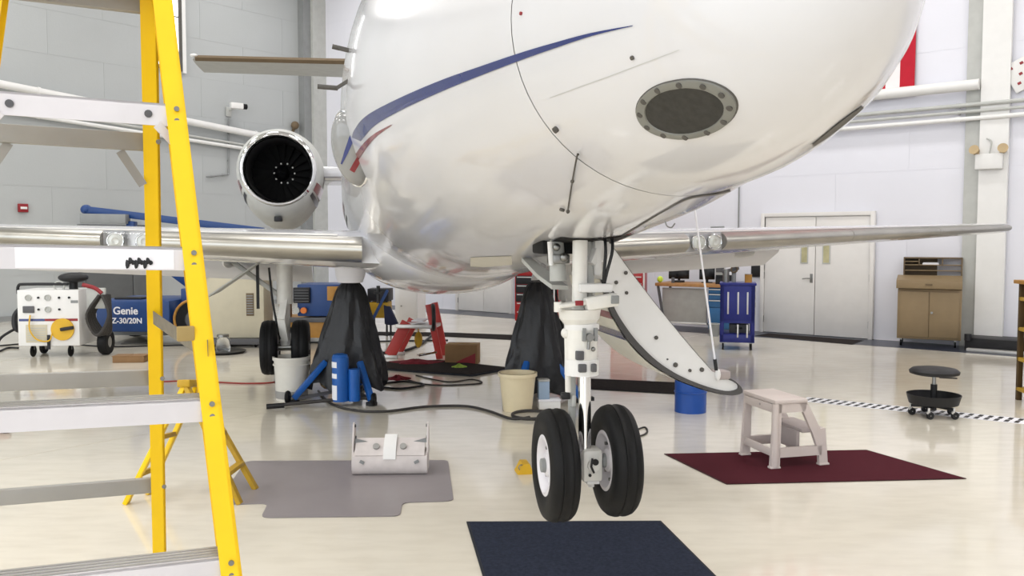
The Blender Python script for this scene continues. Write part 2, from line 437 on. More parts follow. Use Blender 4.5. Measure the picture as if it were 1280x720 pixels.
# ---- tall window, top left
p = WL(221, 40, 0.03); w_ = 0.62; zb = WL(231, 86, 0.03).z
t = bpy.data.objects.new('window_1', MB().box2((-w_ - 0.06, -0.06, zb - 0.08), (-w_, 0.0, HGT - 0.4)).box2((0, -0.06, zb - 0.08), (0.08, 0, HGT - 0.4)).box2((-w_, -0.06, zb - 0.08), (0, 0, zb)).box2((-w_, -0.06, HGT - 0.48), (0, 0, HGT - 0.4)).mesh('window_frame', 'seam_dark'))
COL.objects.link(t); t['kind'] = 'structure'; q = WL(222, 40, 0.025); t.location = (q.x, q.y, 0); t.rotation_euler = (0, 0, RZL); TM[t] = Matrix.Identity(4)
z = zb; zs = [zb, WL(222, 22, 0.03).z, HGT - 0.48]
for i in range(2):
    MB().box2((-w_, -0.03, zs[i] + 0.015), (0, -0.012, zs[i + 1] - 0.015)).build('pane', 'pane_lit', t)
MB().box2((-w_, -0.05, zs[1] - 0.015), (0, -0.005, zs[1] + 0.015)).build('mullion', 'seam_dark', t)
MB().box2((0.08, -0.08, zb - 0.12), (0.17, 0, HGT - 0.4)).build('casing', 'white_plain', t)

# ---- red fire alarm pull
t = on_left('fire_alarm', 'small dark red fire alarm box on the left wall', 'alarm', WL(28, 260, 0.02))
MB().box2((-0.1, -0.06, -0.09), (0.1, 0, 0.09), 0.012).build('housing', 'red_sign', t)
MB().box2((-0.06, -0.075, -0.025), (0.07, -0.058, 0.025), 0.004).build('handle', 'white_plain', t)

# ---- grey electrical cabinet
p = WL(140, 372, 0.02); p.z = 0
t = on_left('electrical_cabinet', 'tall grey electrical cabinet with black handle against left wall', 'cabinet', p)
MB().box2((-0.75, -0.32, 0.12), (0.75, 0, 2.05), 0.015).build('body', 'cab_grey', t)
d = MB().box2((-0.72, -0.35, 0.16), (0.32, -0.318, 2.0), 0.006).build('door', 'cab_grey', t)
MB().box2((-0.42, -0.39, 1.28), (-0.12, -0.35, 1.38), 0.01).build('handle', 'black', d)
MB().box2((-0.16, -0.353, 1.02), (0.16, -0.349, 1.17)).build('warning_label', 'paper', d)
d = MB().box2((0.34, -0.35, 0.16), (0.72, -0.318, 2.0), 0.006).build('door', 'cab_grey', t)
MB().box2((0.38, -0.353, 1.05), (0.66, -0.349, 1.75)).build('notice', 'grey_pale', d)

# ---- flag hanging behind the nose
pr, pb = WR(1143, 108, 0.08), WR(1143, 114, 0.08).z
t = on_right('flag', 'large red and white striped flag hanging on the right wall behind nose', 'flag', V(pr.x, pr.y, pb))
sw = 0.225
def flagstrip(x0, x1, z0, z1, yo=0.0):
    nx, nz = 5, 14; rings = []
    for j in range(nz + 1):
        z = lerp(z0, z1, j / nz); f = [(lerp(x0, x1, i / nx), 0.025 * math.sin(lerp(x0, x1, i / nx) * 5 + z * 1.1) - yo, z) for i in range(nx + 1)]
        b = [(x, y + 0.004, z) for x, y, z in f][::-1]; rings.append([Vector(q) for q in f + b])
    return MB().loft(rings, cap=True)
for i in range(13):
    x1 = -i * sw; x0 = x1 - sw
    z1 = 5.2 if i < 6 else 2.6
    flagstrip(x0, x1, 0, z1 if i >= 6 else 5.2).build('stripe', 'flag_red' if i % 2 == 0 else 'flag_white', t)
flagstrip(-13 * sw, -6 * sw, 2.6, 5.2, 0.002).build('canton', 'flag_blue', t)

# ---- emergency light on the pilaster
p = WR(1237, 202, 0.14)
t = on_right('emergency_light', 'white emergency light box with two lamp heads on pilaster', 'lamp', p)
MB().box2((-0.19, -0.09, -0.12), (0.19, 0, 0.12), 0.012).build('housing', 'white_plain', t)
for s in (-1, 1):
    h = MB().cyl((s * 0.19, -0.06, 0.17), (s * 0.2, -0.13, 0.19), 0.035, 0.075, n=16).sphere((s * 0.19, -0.05, 0.17), 0.06, 8).build('lamp_head', 'brass', t)
    MB().cyl((s * 0.14, -0.045, 0.1), (s * 0.18, -0.05, 0.16), 0.02, n=8).build('swivel', 'brass', t)
MB().tube([(0, -0.03, 0.12), (0.02, -0.02, 0.3), (-0.05, 0.0, 0.36)], 0.012, smooth=4).build('cord', 'grey_pale', t)

# ---- tilted white board at the right edge
p = WR(1276, 100, 0.05)
t = on_right('wall_board', 'white tilted board on the right wall at the right edge', 'sign', p)
TT = Matrix.Rotation(R(-28), 4, 'Y')
MB(TT).box2((-0.14, -0.03, -0.16), (0.9, 0, 0.30), 0.01).build('board', 'white_plain', t)
for (x, z) in ((-0.06, 0.2), (0.02, 0.06), (0.1, 0.2), (-0.06, -0.06)): MB(TT).box2((x, -0.034, z), (x + 0.05, -0.029, z + 0.04)).build('print', 'red_sign', t)

# ---- small grey plate above the left wing on the wall
t = on_right('wall_plate', 'small grey louvred plate on right wall above left wing', 'plate', WR(897, 287, 0.02))
MB().box2((-0.14, -0.02, -0.06), (0.14, 0, 0.06), 0.004).build('plate', 'grey_mid', t)
for i in range(4): MB().box2((-0.12, -0.028, -0.045 + i * 0.025), (0.12, -0.018, -0.037 + i * 0.025)).build('louvre', 'seam_dark', t)
p0, p1 = WR(925, 150, 0.04), WR(925, 285, 0.04); p1.x, p1.y = p0.x, p0.y
solo(MB().cyl(p0, p1, 0.014, n=8), 'wall_conduit', 'grey_mid', 'thin upright conduit on right wall left of double door', 'conduit', p1, world=True)

# ---- dock plate at the foot of the pilaster
p = WR(1252, 425, 0.35); p.z = 0
t = on_right('dock_plate', 'low black dock box with silver lip by the white pilaster', 'dock plate', p)
MB().box2((-0.45, -0.3, 0.0), (1.3, 0.3, 0.2), 0.01).build('body', 'black', t)
MB().box2((-0.4, -0.42, 0.0), (1.3, -0.3, 0.05), 0.005).build('lip', 'alu', t)
MB().cyl((-0.4, -0.32, 0.16), (-0.4, -0.32, 0.26), 0.05, n=10).build('post', 'black', t)

# ---- mats on the floor
def flat(poly, z0, z1): return MB().prism([(p.x, p.y) for p in poly], z0, z1)
def inset(poly, k):
    c = sum((p for p in poly), V(0, 0, 0)) / len(poly)
    return [c + (p - c) * k for p in poly]
def floor_mat_thing(name, label, poly, m, edge, h=0.008, k=0.975, cat='mat'):
    c = sum((p for p in poly), V(0, 0, 0)) / len(poly)
    t = thing(name, label, cat, (c.x, c.y, 0))
    flat(poly, 0.002, h * 0.8).build('rubber_edge', edge, t, True)
    flat(inset(poly, k), 0.002, h).build('pile', m, t, True)
    return t
floor_mat_thing('floor_mat', 'dark navy floor mat in the foreground under the nose wheels', [G(583, 653), G(826, 652), G(964, 790), G(624, 790)], 'navy_mat', 'mat_edge')
floor_mat_thing('floor_mat', 'maroon floor mat under the two step plastic stool', [G(830, 568), G(908, 606), G(1208, 599), G(1083, 563)], 'maroon', 'maroon_edge', k=0.985)
floor_mat_thing('floor_mat', 'long dark mat in front of the white double doors', [G(960, 417), G(1080, 426), G(1066, 431), G(944, 420)], 'dark_rug', 'mat_edge')
floor_mat_thing('floor_mat', 'dark runner on the floor behind the nose wheel strut', [G(722, 473), G(858, 479), G(862, 494), G(722, 486)], 'dark_rug', 'mat_edge')
floor_mat_thing('floor_mat', 'thin dark runner far back beyond the cardboard box', [G(470, 415), G(560, 416), G(700, 421), G(700, 428), G(560, 421), G(470, 419)], 'dark_rug', 'mat_edge')
floor_mat_thing('floor_mat', 'crumpled dark mat on floor between red ladder and jacks', [G(470, 455), G(548, 452), G(640, 462), G(590, 471), G(520, 466), G(472, 462)], 'dark_rug', 'mat_edge', h=0.03)
# grey chair mat with its lip
def rounded(poly, r=0.05, n=4):
    out = []
    N = len(poly)
    for i in range(N):
        a, b, c = poly[i - 1], poly[i], poly[(i + 1) % N]
        p = b + (a - b).normalized() * r; q = b + (c - b).normalized() * r
        for k in range(n + 1):
            t = k / n; out.append(p * (1 - t) ** 2 + b * 2 * t * (1 - t) + q * t * t)
    return out
cm = rounded([G(308, 577), G(560, 576), G(567, 627), G(503, 629), G(500, 646), G(326, 648), G(335, 630), G(268, 632)], 0.06)
solo(flat(cm, 0.002, 0.007), 'chair_mat', 'chair_mat', 'grey plastic chair mat with a lip under the white case', 'mat', (G(430, 610).x, G(430, 610).y, 0), world=True)
# checkered tape
a, b = G(1005, 499), G(1300, 529)
d = (b - a); L = d.length; d.normalize(); nrm = V(-d.y, d.x, 0)
t = thing('floor_tape', 'black and white checkered tape line across floor behind rolling stool', 'tape', a)
MB().prism([tuple((a + nrm * w_ + d * l_)[:2]) for l_, w_ in ((0, -0.14), (L, -0.14), (L, 0.14), (0, 0.14))], 0.001, 0.003).build('backing', 'paper', t, True)
k = 0; x = 0.02
while x < L - 0.1:
    for w0, w1, o_ in ((-0.12, -0.01, 0.0), (0.01, 0.12, 0.022)):
        q = a + d * (x + o_)
        MB().prism([tuple((q + nrm * ww + d * ll)[:2]) for ll, ww in ((0, w0), (0.038, w0), (0.052, w1), (0.014, w1))], 0.0032, 0.004).build('dash', 'black', t, True)
    x += 0.084
# ================================================================== the business jet
HD = R(11.0); GX, GY = 0.285, 3.5
jet = thing('business_jet', 'white business jet on jacks with blue and red stripes', 'airplane', (GX, GY, 0), HD)
JM = TM[jet]; JI = JM.inverted()
def interp(tab, u):
    if u <= tab[0][0]: return tab[0][1]
    for i in range(len(tab) - 1):
        (a, va), (b, vb) = tab[i], tab[i + 1]
        if u <= b:
            def sl(j):
                if j <= 0 or j >= len(tab) - 1: return (tab[min(j + 1, len(tab) - 1)][1] - tab[max(j - 1, 0)][1]) / (tab[min(j + 1, len(tab) - 1)][0] - tab[max(j - 1, 0)][0])
                d0 = (tab[j][1] - tab[j - 1][1]) / (tab[j][0] - tab[j - 1][0]); d1 = (tab[j + 1][1] - tab[j][1]) / (tab[j + 1][0] - tab[j][0])
                return 0 if d0 * d1 <= 0 else 2 * d0 * d1 / (d0 + d1)
            h = b - a; t = (u - a) / h; m0, m1 = sl(i) * h, sl(i + 1) * h
            return (2 * t**3 - 3 * t**2 + 1) * va + (t**3 - 2 * t**2 + t) * m0 + (-2 * t**3 + 3 * t**2) * vb + (t**3 - t**2) * m1
    return tab[-1][1]
ZB = [(-1.97, 2.22), (-1.95, 2.15), (-1.9, 2.085), (-1.8, 2.01), (-1.6, 1.92), (-1.3, 1.85), (-1.04, 1.825), (-.5, 1.75), (0, 1.70), (.7, 1.62), (1.5, 1.52), (2.5, 1.44), (4, 1.36), (7, 1.24), (9, 1.28), (11, 1.75), (13, 2.6)]
ZC = [(-1.97, 2.22), (-1.6, 2.25), (-1.04, 2.30), (-.5, 2.345), (0, 2.39), (.7, 2.43), (1.5, 2.43), (2.5, 2.39), (4, 2.32), (7, 2.19), (9, 2.2), (11, 2.5), (13, 2.85)]
RW = [(-1.97, 0.004), (-1.95, .08), (-1.9, .135), (-1.8, .215), (-1.6, .325), (-1.3, .425), (-1.04, .495), (-.5, .65), (0, .785), (.7, .91), (1.5, .955), (2.5, .965), (7, .965), (9, .85), (11, .55), (13, .15)]
ZT = [(-1.97, 2.225), (-1.95, 2.29), (-1.9, 2.36), (-1.8, 2.45), (-1.6, 2.55), (-1.3, 2.65), (-1.04, 2.73), (-.5, 2.88), (0, 3.03), (.5, 3.25), (1.1, 3.46), (1.8, 3.49), (2.5, 3.38), (4, 3.29), (7, 3.16), (9, 3.1), (11, 3.1), (13, 3.05)]
def sec(u): return interp(ZC, u), interp(RW, u), interp(ZT, u), interp(ZB, u)
def fpt(u, a):
    zc, w, zt, zb = sec(u); c, s = math.cos(a), math.sin(a)
    if s > 0: c = math.copysign(abs(c) ** lerp(1.0, 0.8, min(1, max(0, u / 1.5))), c)
    return V(w * c, u, zc + ((zt - zc) if s > 0 else (zc - zb)) * s)
NS = 72
def fring(u): return [fpt(u, 2 * math.pi * k / NS) for k in range(NS)]
SEAM = -1.04
us_r = [-1.97, -1.965, -1.95, -1.93, -1.9, -1.86, -1.8, -1.72, -1.6, -1.5, -1.4, -1.3, -1.2, -1.1, SEAM - 0.002]
us_f = [SEAM + 0.002] + [-1 + 0.1 * i for i in range(0, 36)] + [2.75 + 0.25 * i for i in range(0, 42)]
radome = MB().loft([fring(u) for u in us_r], cap=False)
fus = MB().loft([fring(u) for u in us_f], cap=False)
BV = BVHTree.FromPolygons([tuple(v) for v in radome.v + fus.v], radome.f + [[i + len(radome.v) for i in f] for f in fus.f])
def hit(px, py):
    o = JI @ CAM; d = (JI.to_3x3() @ ray(px, py)).normalized()
    l, n, i, dist = BV.ray_cast(o, d)
    if l is None: return None, None
    if n.dot(d) > 0: n = -n
    return l, n
radome.build('radome', 'paint_white', jet); body = fus.build('fuselage', 'paint_white', jet)
def off_ring(u, k): 
    zc = sec(u)[0]; return [V(p.x * k, p.y, zc + (p.z - zc) * k) for p in fring(u)]
MB().sphere((0, 13.0, 2.84), (.16, .35, .24), 8).build('tail_cone', 'paint_white', jet)
MB().loft([off_ring(SEAM - 0.006, 0.992), off_ring(SEAM + 0.006, 0.992)], cap=False).build('radome_seam', 'seam_dark', jet)

def px_strip(pts, off=0.0025, step=10):
    """pts: (px, py, width px) on the skin -> ribbon following the surface"""
    L = []
    for i in range(len(pts) - 1):
        a, b = pts[i], pts[i + 1]; n = max(1, int(math.hypot(b[0] - a[0], b[1] - a[1]) / step))
        for k in range(n): L.append([lerp(a[j], b[j], k / n) for j in range(3)])
    L.append(list(pts[-1]))
    rows = []
    for i, (x, y, w) in enumerate(L):
        a, b = L[max(0, i - 1)], L[min(len(L) - 1, i + 1)]; dx, dy = b[0] - a[0], b[1] - a[1]; l = math.hypot(dx, dy) or 1
        nx, ny = -dy / l, dx / l; r = []
        for s in (-0.5, -0.17, 0.17, 0.5):
            h, n = hit(x + nx * w * s, y + ny * w * s)
            if h is None: r = None; break
            r.append(h + n * off)
        if r: rows.append(r)
    mb = MB()
    if len(rows) > 1: mb.loft(rows, cap=False, ring_closed=False)
    return mb
def smooth_px(pts, k=6):
    return [tuple(v) for v in catmull([Vector(p) for p in pts], k)]
px_strip(smooth_px([(792, 32, .8), (740, 43, 4), (690, 58, 7), (650, 71, 9), (600, 89, 11), (560, 104, 13), (520, 121, 14), (485, 138, 15), (462, 152, 16), (450, 166, 15), (446, 174, 12)])).build('stripe', 'stripe_blue', body, label='blue stripe tapering towards the nose')
px_strip(smooth_px([(490, 156, 1), (472, 167, 4), (459, 179, 6), (448, 194, 7), (438, 210, 8)])).build('stripe', 'stripe_red', body, label='thin dark red stripe below the blue one')
# panel lines and slots
px_strip(smooth_px([(772, 298, 1.7), (800, 281, 1.7), (832, 262, 1.7), (862, 247, 2.0), (905, 240, 2.0), (950, 224, 1.5)])).build('panel_line', 'seam_dark', body)
px_strip([(688, 122, .7), (760, 96, .8), (850, 62, .6)]).build('panel_line', 'grey_pale', body)
px_strip(smooth_px([(1016, 181, 3), (1036, 166, 6), (1060, 147, 6), (1078, 133, 3)])).build('vent_slot', 'seam_dark', body)
px_strip([(588, 327, 11), (606, 327, 13), (640, 325, 11)]).build('access_panel', 'paint_cream', body)
# oval porthole in the radome: ring, dark pane, twelve screws
cen, nn = hit(853, 140)
lp, _ = hit(797, 158); rp_, _ = hit(909, 124)
ex = (rp_ - lp).normalized(); ex = (ex - nn * ex.dot(nn)).normalized(); ey = nn.cross(ex)
up_, _ = hit(848, 103); dn_, _ = hit(858, 178)
hw, hh = (rp_ - lp).length / 2, abs((up_ - dn_).dot(ey)) / 2
def on_skin(x, y, o=0.0):
    q = cen + ex * x + ey * y; l, n, i, d = BV.ray_cast(q + nn * 0.3, -nn)
    if l is None: l, n = q, nn
    if n.dot(nn) < 0: n = -n
    return l + n * o
def oval(k, o, n=48): return [on_skin(hw * k * math.cos(2 * math.pi * i / n), hh * k * math.sin(2 * math.pi * i / n), o) for i in range(n)]
mat('ring_grey', '#7f7f79', 0.45, vary=0.06)
port = MB().loft([oval(1.0, 0.001), oval(0.985, 0.006), oval(0.86, 0.008), oval(0.79, 0.006), oval(0.775, 0.0015)], cap=False).build('porthole_ring', 'ring_grey', jet)
MB().loft([oval(1.025, 0.0005), oval(1.0, 0.003)], cap=False).build('gasket', 'seam_dark', port)
MB().loft([oval(0.78, 0.003), oval(0.5, 0.002), oval(0.2, 0.002), oval(0.02, 0.002)], cap=True).build('porthole_mesh', 'mesh_dark', port)
for i in range(12):
    a = 2 * math.pi * (i + 0.3) / 12
    q = on_skin(hw * 0.885 * math.cos(a), hh * 0.885 * math.sin(a), 0.006); n2 = nn
    MB().cyl(q, q + n2 * 0.003, 0.0075, n=10).build('screw', 'seam_dark', port)
# thin rod aerial on the belly side, hooks and probes
q0, n0 = hit(724, 192); q1, n1 = hit(711, 261)
MB().tube([q0 + n0 * 0.004, q0 + n0 * 0.012, (q0 + q1) / 2 + n0 * 0.012, q1 + n1 * 0.012, q1 + n1 * 0.004], 0.0026, smooth=3).sphere((q0 * .6 + q1 * .4) + n0 * 0.013, 0.006, 6).sphere(q1 + n1 * 0.01, 0.007, 6).build('static_rod', 'seam_dark', body)
q0, n0 = hit(703, 261); MB().cyl(q0, q0 + n0 * 0.008, 0.009, n=8).build('fastener', 'seam_dark', body)
q0, n0 = hit(696, 161); MB().cyl(q0, q0 + n0 * 0.01, 0.009, n=8).build('fastener', 'seam_dark', body)
q0, n0 = hit(652, 17); MB().cyl(q0, q0 + n0 * 0.005, 0.005, n=8).build('fastener', 'red_sign', body)
q0, n0 = hit(791, 72); MB().cyl(q0, q0 + n0 * 0.005, 0.005, n=8).build('fastener', 'seam_dark', body)
def hook(px, py, s):
    q, n = hit(px, py)
    if q is None: return
    MB().tube([q - n * 0.006, q + n * 0.010 * s, q + n * 0.014 * s + V(0.010 * s, 0, 0), q + n * 0.008 * s + V(0.02 * s, 0, 0.006)], 0.0026, n=6, smooth=4).build('tie_down_hook', 'steel', body)
hook(966, 219, 1.0); hook(832, 277, 1.6)
def probe(px, py, dz, L):
    q, n = hit(px, py)
    if q is None: return
    MB().bar(q - n * 0.02, q + n * 0.05 + V(0, 0, dz), 0.04, 0.014, up=(0, 0, 1)).cyl(q + n * 0.045 + V(0, 0, dz), q + n * (0.05 + L) + V(0, 0, dz), 0.012, n=10).build('pitot_probe', 'seam_dark', body)
probe(436, 63, 0.0, 0.03); probe(434, 98, -0.05, 0.09)

# ---- belly fairing
def bring(u):
    t = (u - 3.2) / 5.6; e = max(0.02, math.sin(math.pi * min(1, max(0, t))) ** 0.6)
    w = 0.45 + 0.45 * e; zt = 1.75; zb = lerp(sec(u)[3] + 0.08, 1.15 if u < 6.5 else 1.17, e); zc = 1.72
    out = []
    for k in range(33):
        a = math.pi + math.pi * k / 32; c, s = math.cos(a), math.sin(a)
        out.append(V(w * (abs(c) ** 0.9) * (1 if c > 0 else -1), u, zc + (zc - zb) * (-(abs(s) ** 0.95))))
    return out
MB().loft([bring(3.2 + 5.6 * i / 28) for i in range(29)], cap=True).build('belly_fairing', 'paint_white', jet)
MB().cyl((-0.62, 5.2, 1.25), (-0.62, 5.2, 1.08), 0.018).box2((-0.66, 5.17, 1.17), (-0.58, 5.23, 1.19)).build('drain_mast', 'black', jet)

# ---- grey oval bulge by the right wing root, with the stripes running across it
bc, bn = hit(440, 186)
bn = (bn + (JI @ CAM - bc).normalized() * 0.7).normalized(); bz = V(0.10, 0, 1); bz = (bz - bn * bz.dot(bn)).normalized(); bx = bz.cross(bn)
BT = Matrix.Translation(bc) @ Matrix((bx, bz, bn)).transposed().to_4x4()
bmb = MB(BT).sphere((0, 0, 0), (0.115, 0.195, 0.09), 16)
bl = bmb.build('side_oval', 'oval_grey', jet)
BV_main = BV
BV = BVHTree.FromPolygons([tuple(v) for v in bmb.v], bmb.f)
px_strip([(446, 158, 5), (440, 172, 7), (433, 190, 5), (427, 205, 2)], 0.002, 5).build('stripe', 'stripe_blue', bl)
px_strip([(455, 186, 6), (448, 200, 7), (440, 214, 7)], 0.002, 5).build('stripe', 'stripe_red', bl)
BV = BV_main
MB(BT).tube([(0.117 * math.cos(2 * math.pi * k / 40), 0.197 * math.sin(2 * math.pi * k / 40), 0.006) for k in range(40)], 0.007, closed=True).build('oval_rim', 'chrome', bl)

# ---- wings
TH = R(2.8)
def af(t):      # half thickness of the section
    return 5 * 0.118 * (0.2969 * math.sqrt(t) - 0.126 * t - 0.3516 * t * t + 0.2843 * t**3 - 0.1036 * t**4)
ZROOT = 1.62
def wing_frame(Vv):
    u0 = 3.95 + 0.37 * (Vv - 0.95); c = lerp(3.1, 1.15, (Vv - 0.95) / 6.75); z0 = ZROOT + 0.036 * (Vv - 0.95); return u0, c, z0
def wpt(side, Vv, t, up):
    u0, c, z0 = wing_frame(Vv); x = t * c; z = af(t) * c * (1 if up else -0.92) + 0.012 * c * math.sin(math.pi * t)
    return V(side * Vv, u0 + x * math.cos(TH), z0 + z - x * math.sin(TH))
LEF = 0.055
def le_ring(side, Vv, grow=0.0):
    ts = [LEF * (k / 10) ** 2 for k in range(10, -1, -1)]
    return [wpt(side, Vv, t, True) for t in ts] + [wpt(side, Vv, t, False) for t in reversed(ts[:-1])]
def body_ring(side, Vv):
    ts = [LEF] + [LEF + (1 - LEF) * k / 14 for k in range(1, 15)]
    return [wpt(side, Vv, t, True) for t in ts] + [wpt(side, Vv, t, False) for t in reversed(ts[1:])] + [wpt(side, Vv, LEF, False)]

def seq(a, b, n): return [lerp(a, b, i / n) for i in range(n + 1)]
for side in (-1, 1):
    LV0, LV1 = (2.52, 3.04) if side < 0 else (2.32, 2.78)
    w = MB().loft([body_ring(side, x) for x in seq(0.6, 7.55, 20)], cap=True).build('wing', 'paint_white', jet)
    MB().loft([le_ring(side, x) for x in seq(0.8, LV0, 6)], cap=True).build('leading_edge', 'polished', w, label='polished metal leading edge')
    MB().loft([le_ring(side, x) for x in seq(LV1, 4.6, 6)], cap=True).build('leading_edge', 'polished', w)
    MB().loft([le_ring(side, x) for x in seq(4.605, 6.1, 6)], cap=True).build('leading_edge', 'polished', w)
    MB().loft([le_ring(side, x) for x in seq(6.105, 7.55, 6)], cap=True).build('leading_edge', 'polished', w)
    # tip cap
    u0, c, z0 = wing_frame(7.55)
    MB().loft([[lerp_p for lerp_p in (le_ring(side, 7.551)[:-1] + body_ring(side, 7.551)[::-1][1:-1])], [V(p.x + side * 0.14, lerp(p.y, u0 + 0.6 * c, 0.25), lerp(p.z, z0, 0.6)) for p in (le_ring(side, 7.551)[:-1] + body_ring(side, 7.551)[::-1][1:-1])]], cap=True).build('wing_tip', 'grey_pale', w)
    # landing lights behind a clear cover
    MB().loft([le_ring(side, x) for x in seq(LV0 + 0.01, LV1 - 0.01, 3)], cap=False).build('light_lens', 'lens', w)
    for vv in (LV0 + 0.13, LV1 - 0.13):
        q = wpt(side, vv, 0.03, True) * 0.5 + wpt(side, vv, 0.03, False) * 0.5; dv = V(side * 0.1, -1, 0).normalized()
        l = MB().cyl(q + V(0, 0.06, 0), q + dv * 0.02, 0.055, 0.075, n=20).build('landing_light', 'steel', w)
        MB().lathe([(0.0, 0.0), (0.03, -0.012), (0.066, 0.0)], o=q + dv * 0.022, axis='Y', n=20).build('bulb_face', 'lamp_dot', l)
        MB().torus(q + dv * 0.024, 0.07, 0.008, axis=(0, 1, 0), n=20, k=6).build('bezel', 'chrome', l)
    # flap hanging behind
    fr = []
    for vv in seq(1.3, 4.6, 8):
        u0, c, z0 = wing_frame(vv); a = V(side * vv, u0 + c * 0.80, z0 - c * 0.80 * math.sin(TH) - 0.05); dn = 0.24
        fr.append([a, a + V(0, 0.12, 0.02), a + V(0, 0.48, -dn), a + V(0, 0.47, -dn - 0.02), a + V(0, 0.06, -0.08)])
    MB().loft(fr, cap=True, smooth=False).build('flap', 'paint_white', w)
    for vv in (2.2, 4.0):
        u0, c, z0 = wing_frame(vv)
        MB().sphere((side * vv, u0 + c * 0.8, z0 - c * 0.8 * TH - 0.10), (0.05, 0.4, 0.07), 8).build('flap_track', 'white_plain', w)

    for k in range(1):
        MB().loft([[wpt(side, x, LEF + 0.002, True) + V(0, -0.002, 0.003), wpt(side, x, 0.08, True) + V(0, 0, 0.003)] for x in seq(1.0, 7.5, 12)], cap=False, ring_closed=False).build('edge_strip', 'alu', w)

# ---- engines
def nac_ring(u, r, low, cx, cz, n=40):
    out = []
    for k in range(n):
        a = 2 * math.pi * k / n; s = math.sin(a); rr = r
        z = rr * s - (low * max(0, -s) ** 1.6)
        out.append(V(cx + rr * math.cos(a), u, cz + z))
    return out
EU, EV, EZ = 7.45, 1.72, 2.555
for side in (-1, 1):
    cx = side * EV
    prof = [(0.0, .44, .01), (.05, .475, .03), (.2, .505, .09), (.5, .53, .17), (1.0, .535, .2), (1.7, .50, .15), (2.3, .42, .06), (2.8, .33, 0)]
    e = MB().loft([nac_ring(EU + u, r, l, cx, EZ) for u, r, l in prof], cap=False).loft([nac_ring(EU + 2.8, .33, 0, cx, EZ), nac_ring(EU + 2.6, .28, 0, cx, EZ)], cap=True).build('engine_nacelle', 'grey_pale', jet)
    lip = []
    for u, r in ((0.06, .468), (0.01, .452), (-.012, .435), (-.018, .418), (-.005, .402), (.04, .39), (.12, .385)):
        lip.append(nac_ring(EU + u, r, 0.0, cx, EZ))
    MB().loft(lip, cap=False).build('inlet_lip', 'chrome', e)
    MB().loft([nac_ring(EU + u, r, 0, cx, EZ) for u, r in ((.1, .386), (.4, .375), (.75, .37))], cap=False).loft([nac_ring(EU + .75, .37, 0, cx, EZ), nac_ring(EU + .75, .1, 0, cx, EZ)], cap=True).build('inlet_duct', 'void', e)
    # fan: blades and spinner
    for k in range(20):
        a = 2 * math.pi * k / 20; T = Matrix.Translation((cx, EU + .68, EZ)) @ Matrix.Rotation(a, 4, 'Y')
        MB().add([(-.03, .03, .1), (.03, -.03, .1), (.055, -.04, .365), (-.055, .04, .365), (-.03, .036, .1), (.03, -.024, .1), (.055, -.034, .365), (-.055, .046, .365)], [[0, 1, 2, 3], [7, 6, 5, 4], [0, 3, 7, 4], [1, 5, 6, 2], [3, 2, 6, 7]], T=T).build('fan_blade', 'void', e)
    MB().lathe([(0.005, -.2), (.05, -.15), (.1, -.03), (.11, .03)], o=(cx, EU + .68, EZ), axis='Y', n=20).build('spinner', 'fan_grey', e)
    for k in range(10):
        a = 2 * math.pi * k / 10
        MB().sphere((cx + .05 + .125 * math.cos(a), EU + .42, EZ - .02 + .125 * math.sin(a)), .012, 5).build('fan_bolt', 'lamp_dot', e)
    # bands on the nacelle
    def band(a0, a1, m_, nm):
        rr = [nac_ring(EU + u, r + .004, l, cx, EZ, 120) for u, r, l in prof[1:7]]
        i0, i1 = int(a0 / 360 * 120), int(a1 / 360 * 120)
        MB().loft([[ring[i % 120] for i in range(i0, i1 + 1)] for ring in rr], cap=False, ring_closed=False).build(nm, m_, e)
    band(196, 209, 'stripe_red', 'stripe'); band(331, 344, 'stripe_red', 'stripe'); band(213, 219, 'stripe_black', 'stripe'); band(321, 327, 'stripe_black', 'stripe')
    MB().box2((cx - .06, EU + .08, EZ - .63), (cx + .03, EU + .3, EZ - .57), .01).build('drain_scoop', 'black', e)
    MB().box2((min(cx - side * .45, side * .7), EU + .6, EZ - .05), (max(cx - side * .45, side * .7), EU + 2.3, EZ + .09), .04).build('pylon', 'paint_white', jet)
# right side stripes beyond the wing root
for z0, z1, m_ in ((2.02, 2.10, 'stripe_red'), (1.92, 1.96, 'stripe_black')):
    rows = []
    for u in seq(5.6, 9, 14):
        zc, w_, zt, zb = sec(u); r = []
        for k in range(3):
            z = lerp(z0, z1, k / 2) - 0.05 * (u - 5.6); s = (z - zc) / (zc - zb); r.append(V(-(w_ + .004) * math.sqrt(max(0, 1 - s * s)), u, z))
        rows.append(r)
    MB().loft(rows, cap=False, ring_closed=False).build('stripe', m_, body)

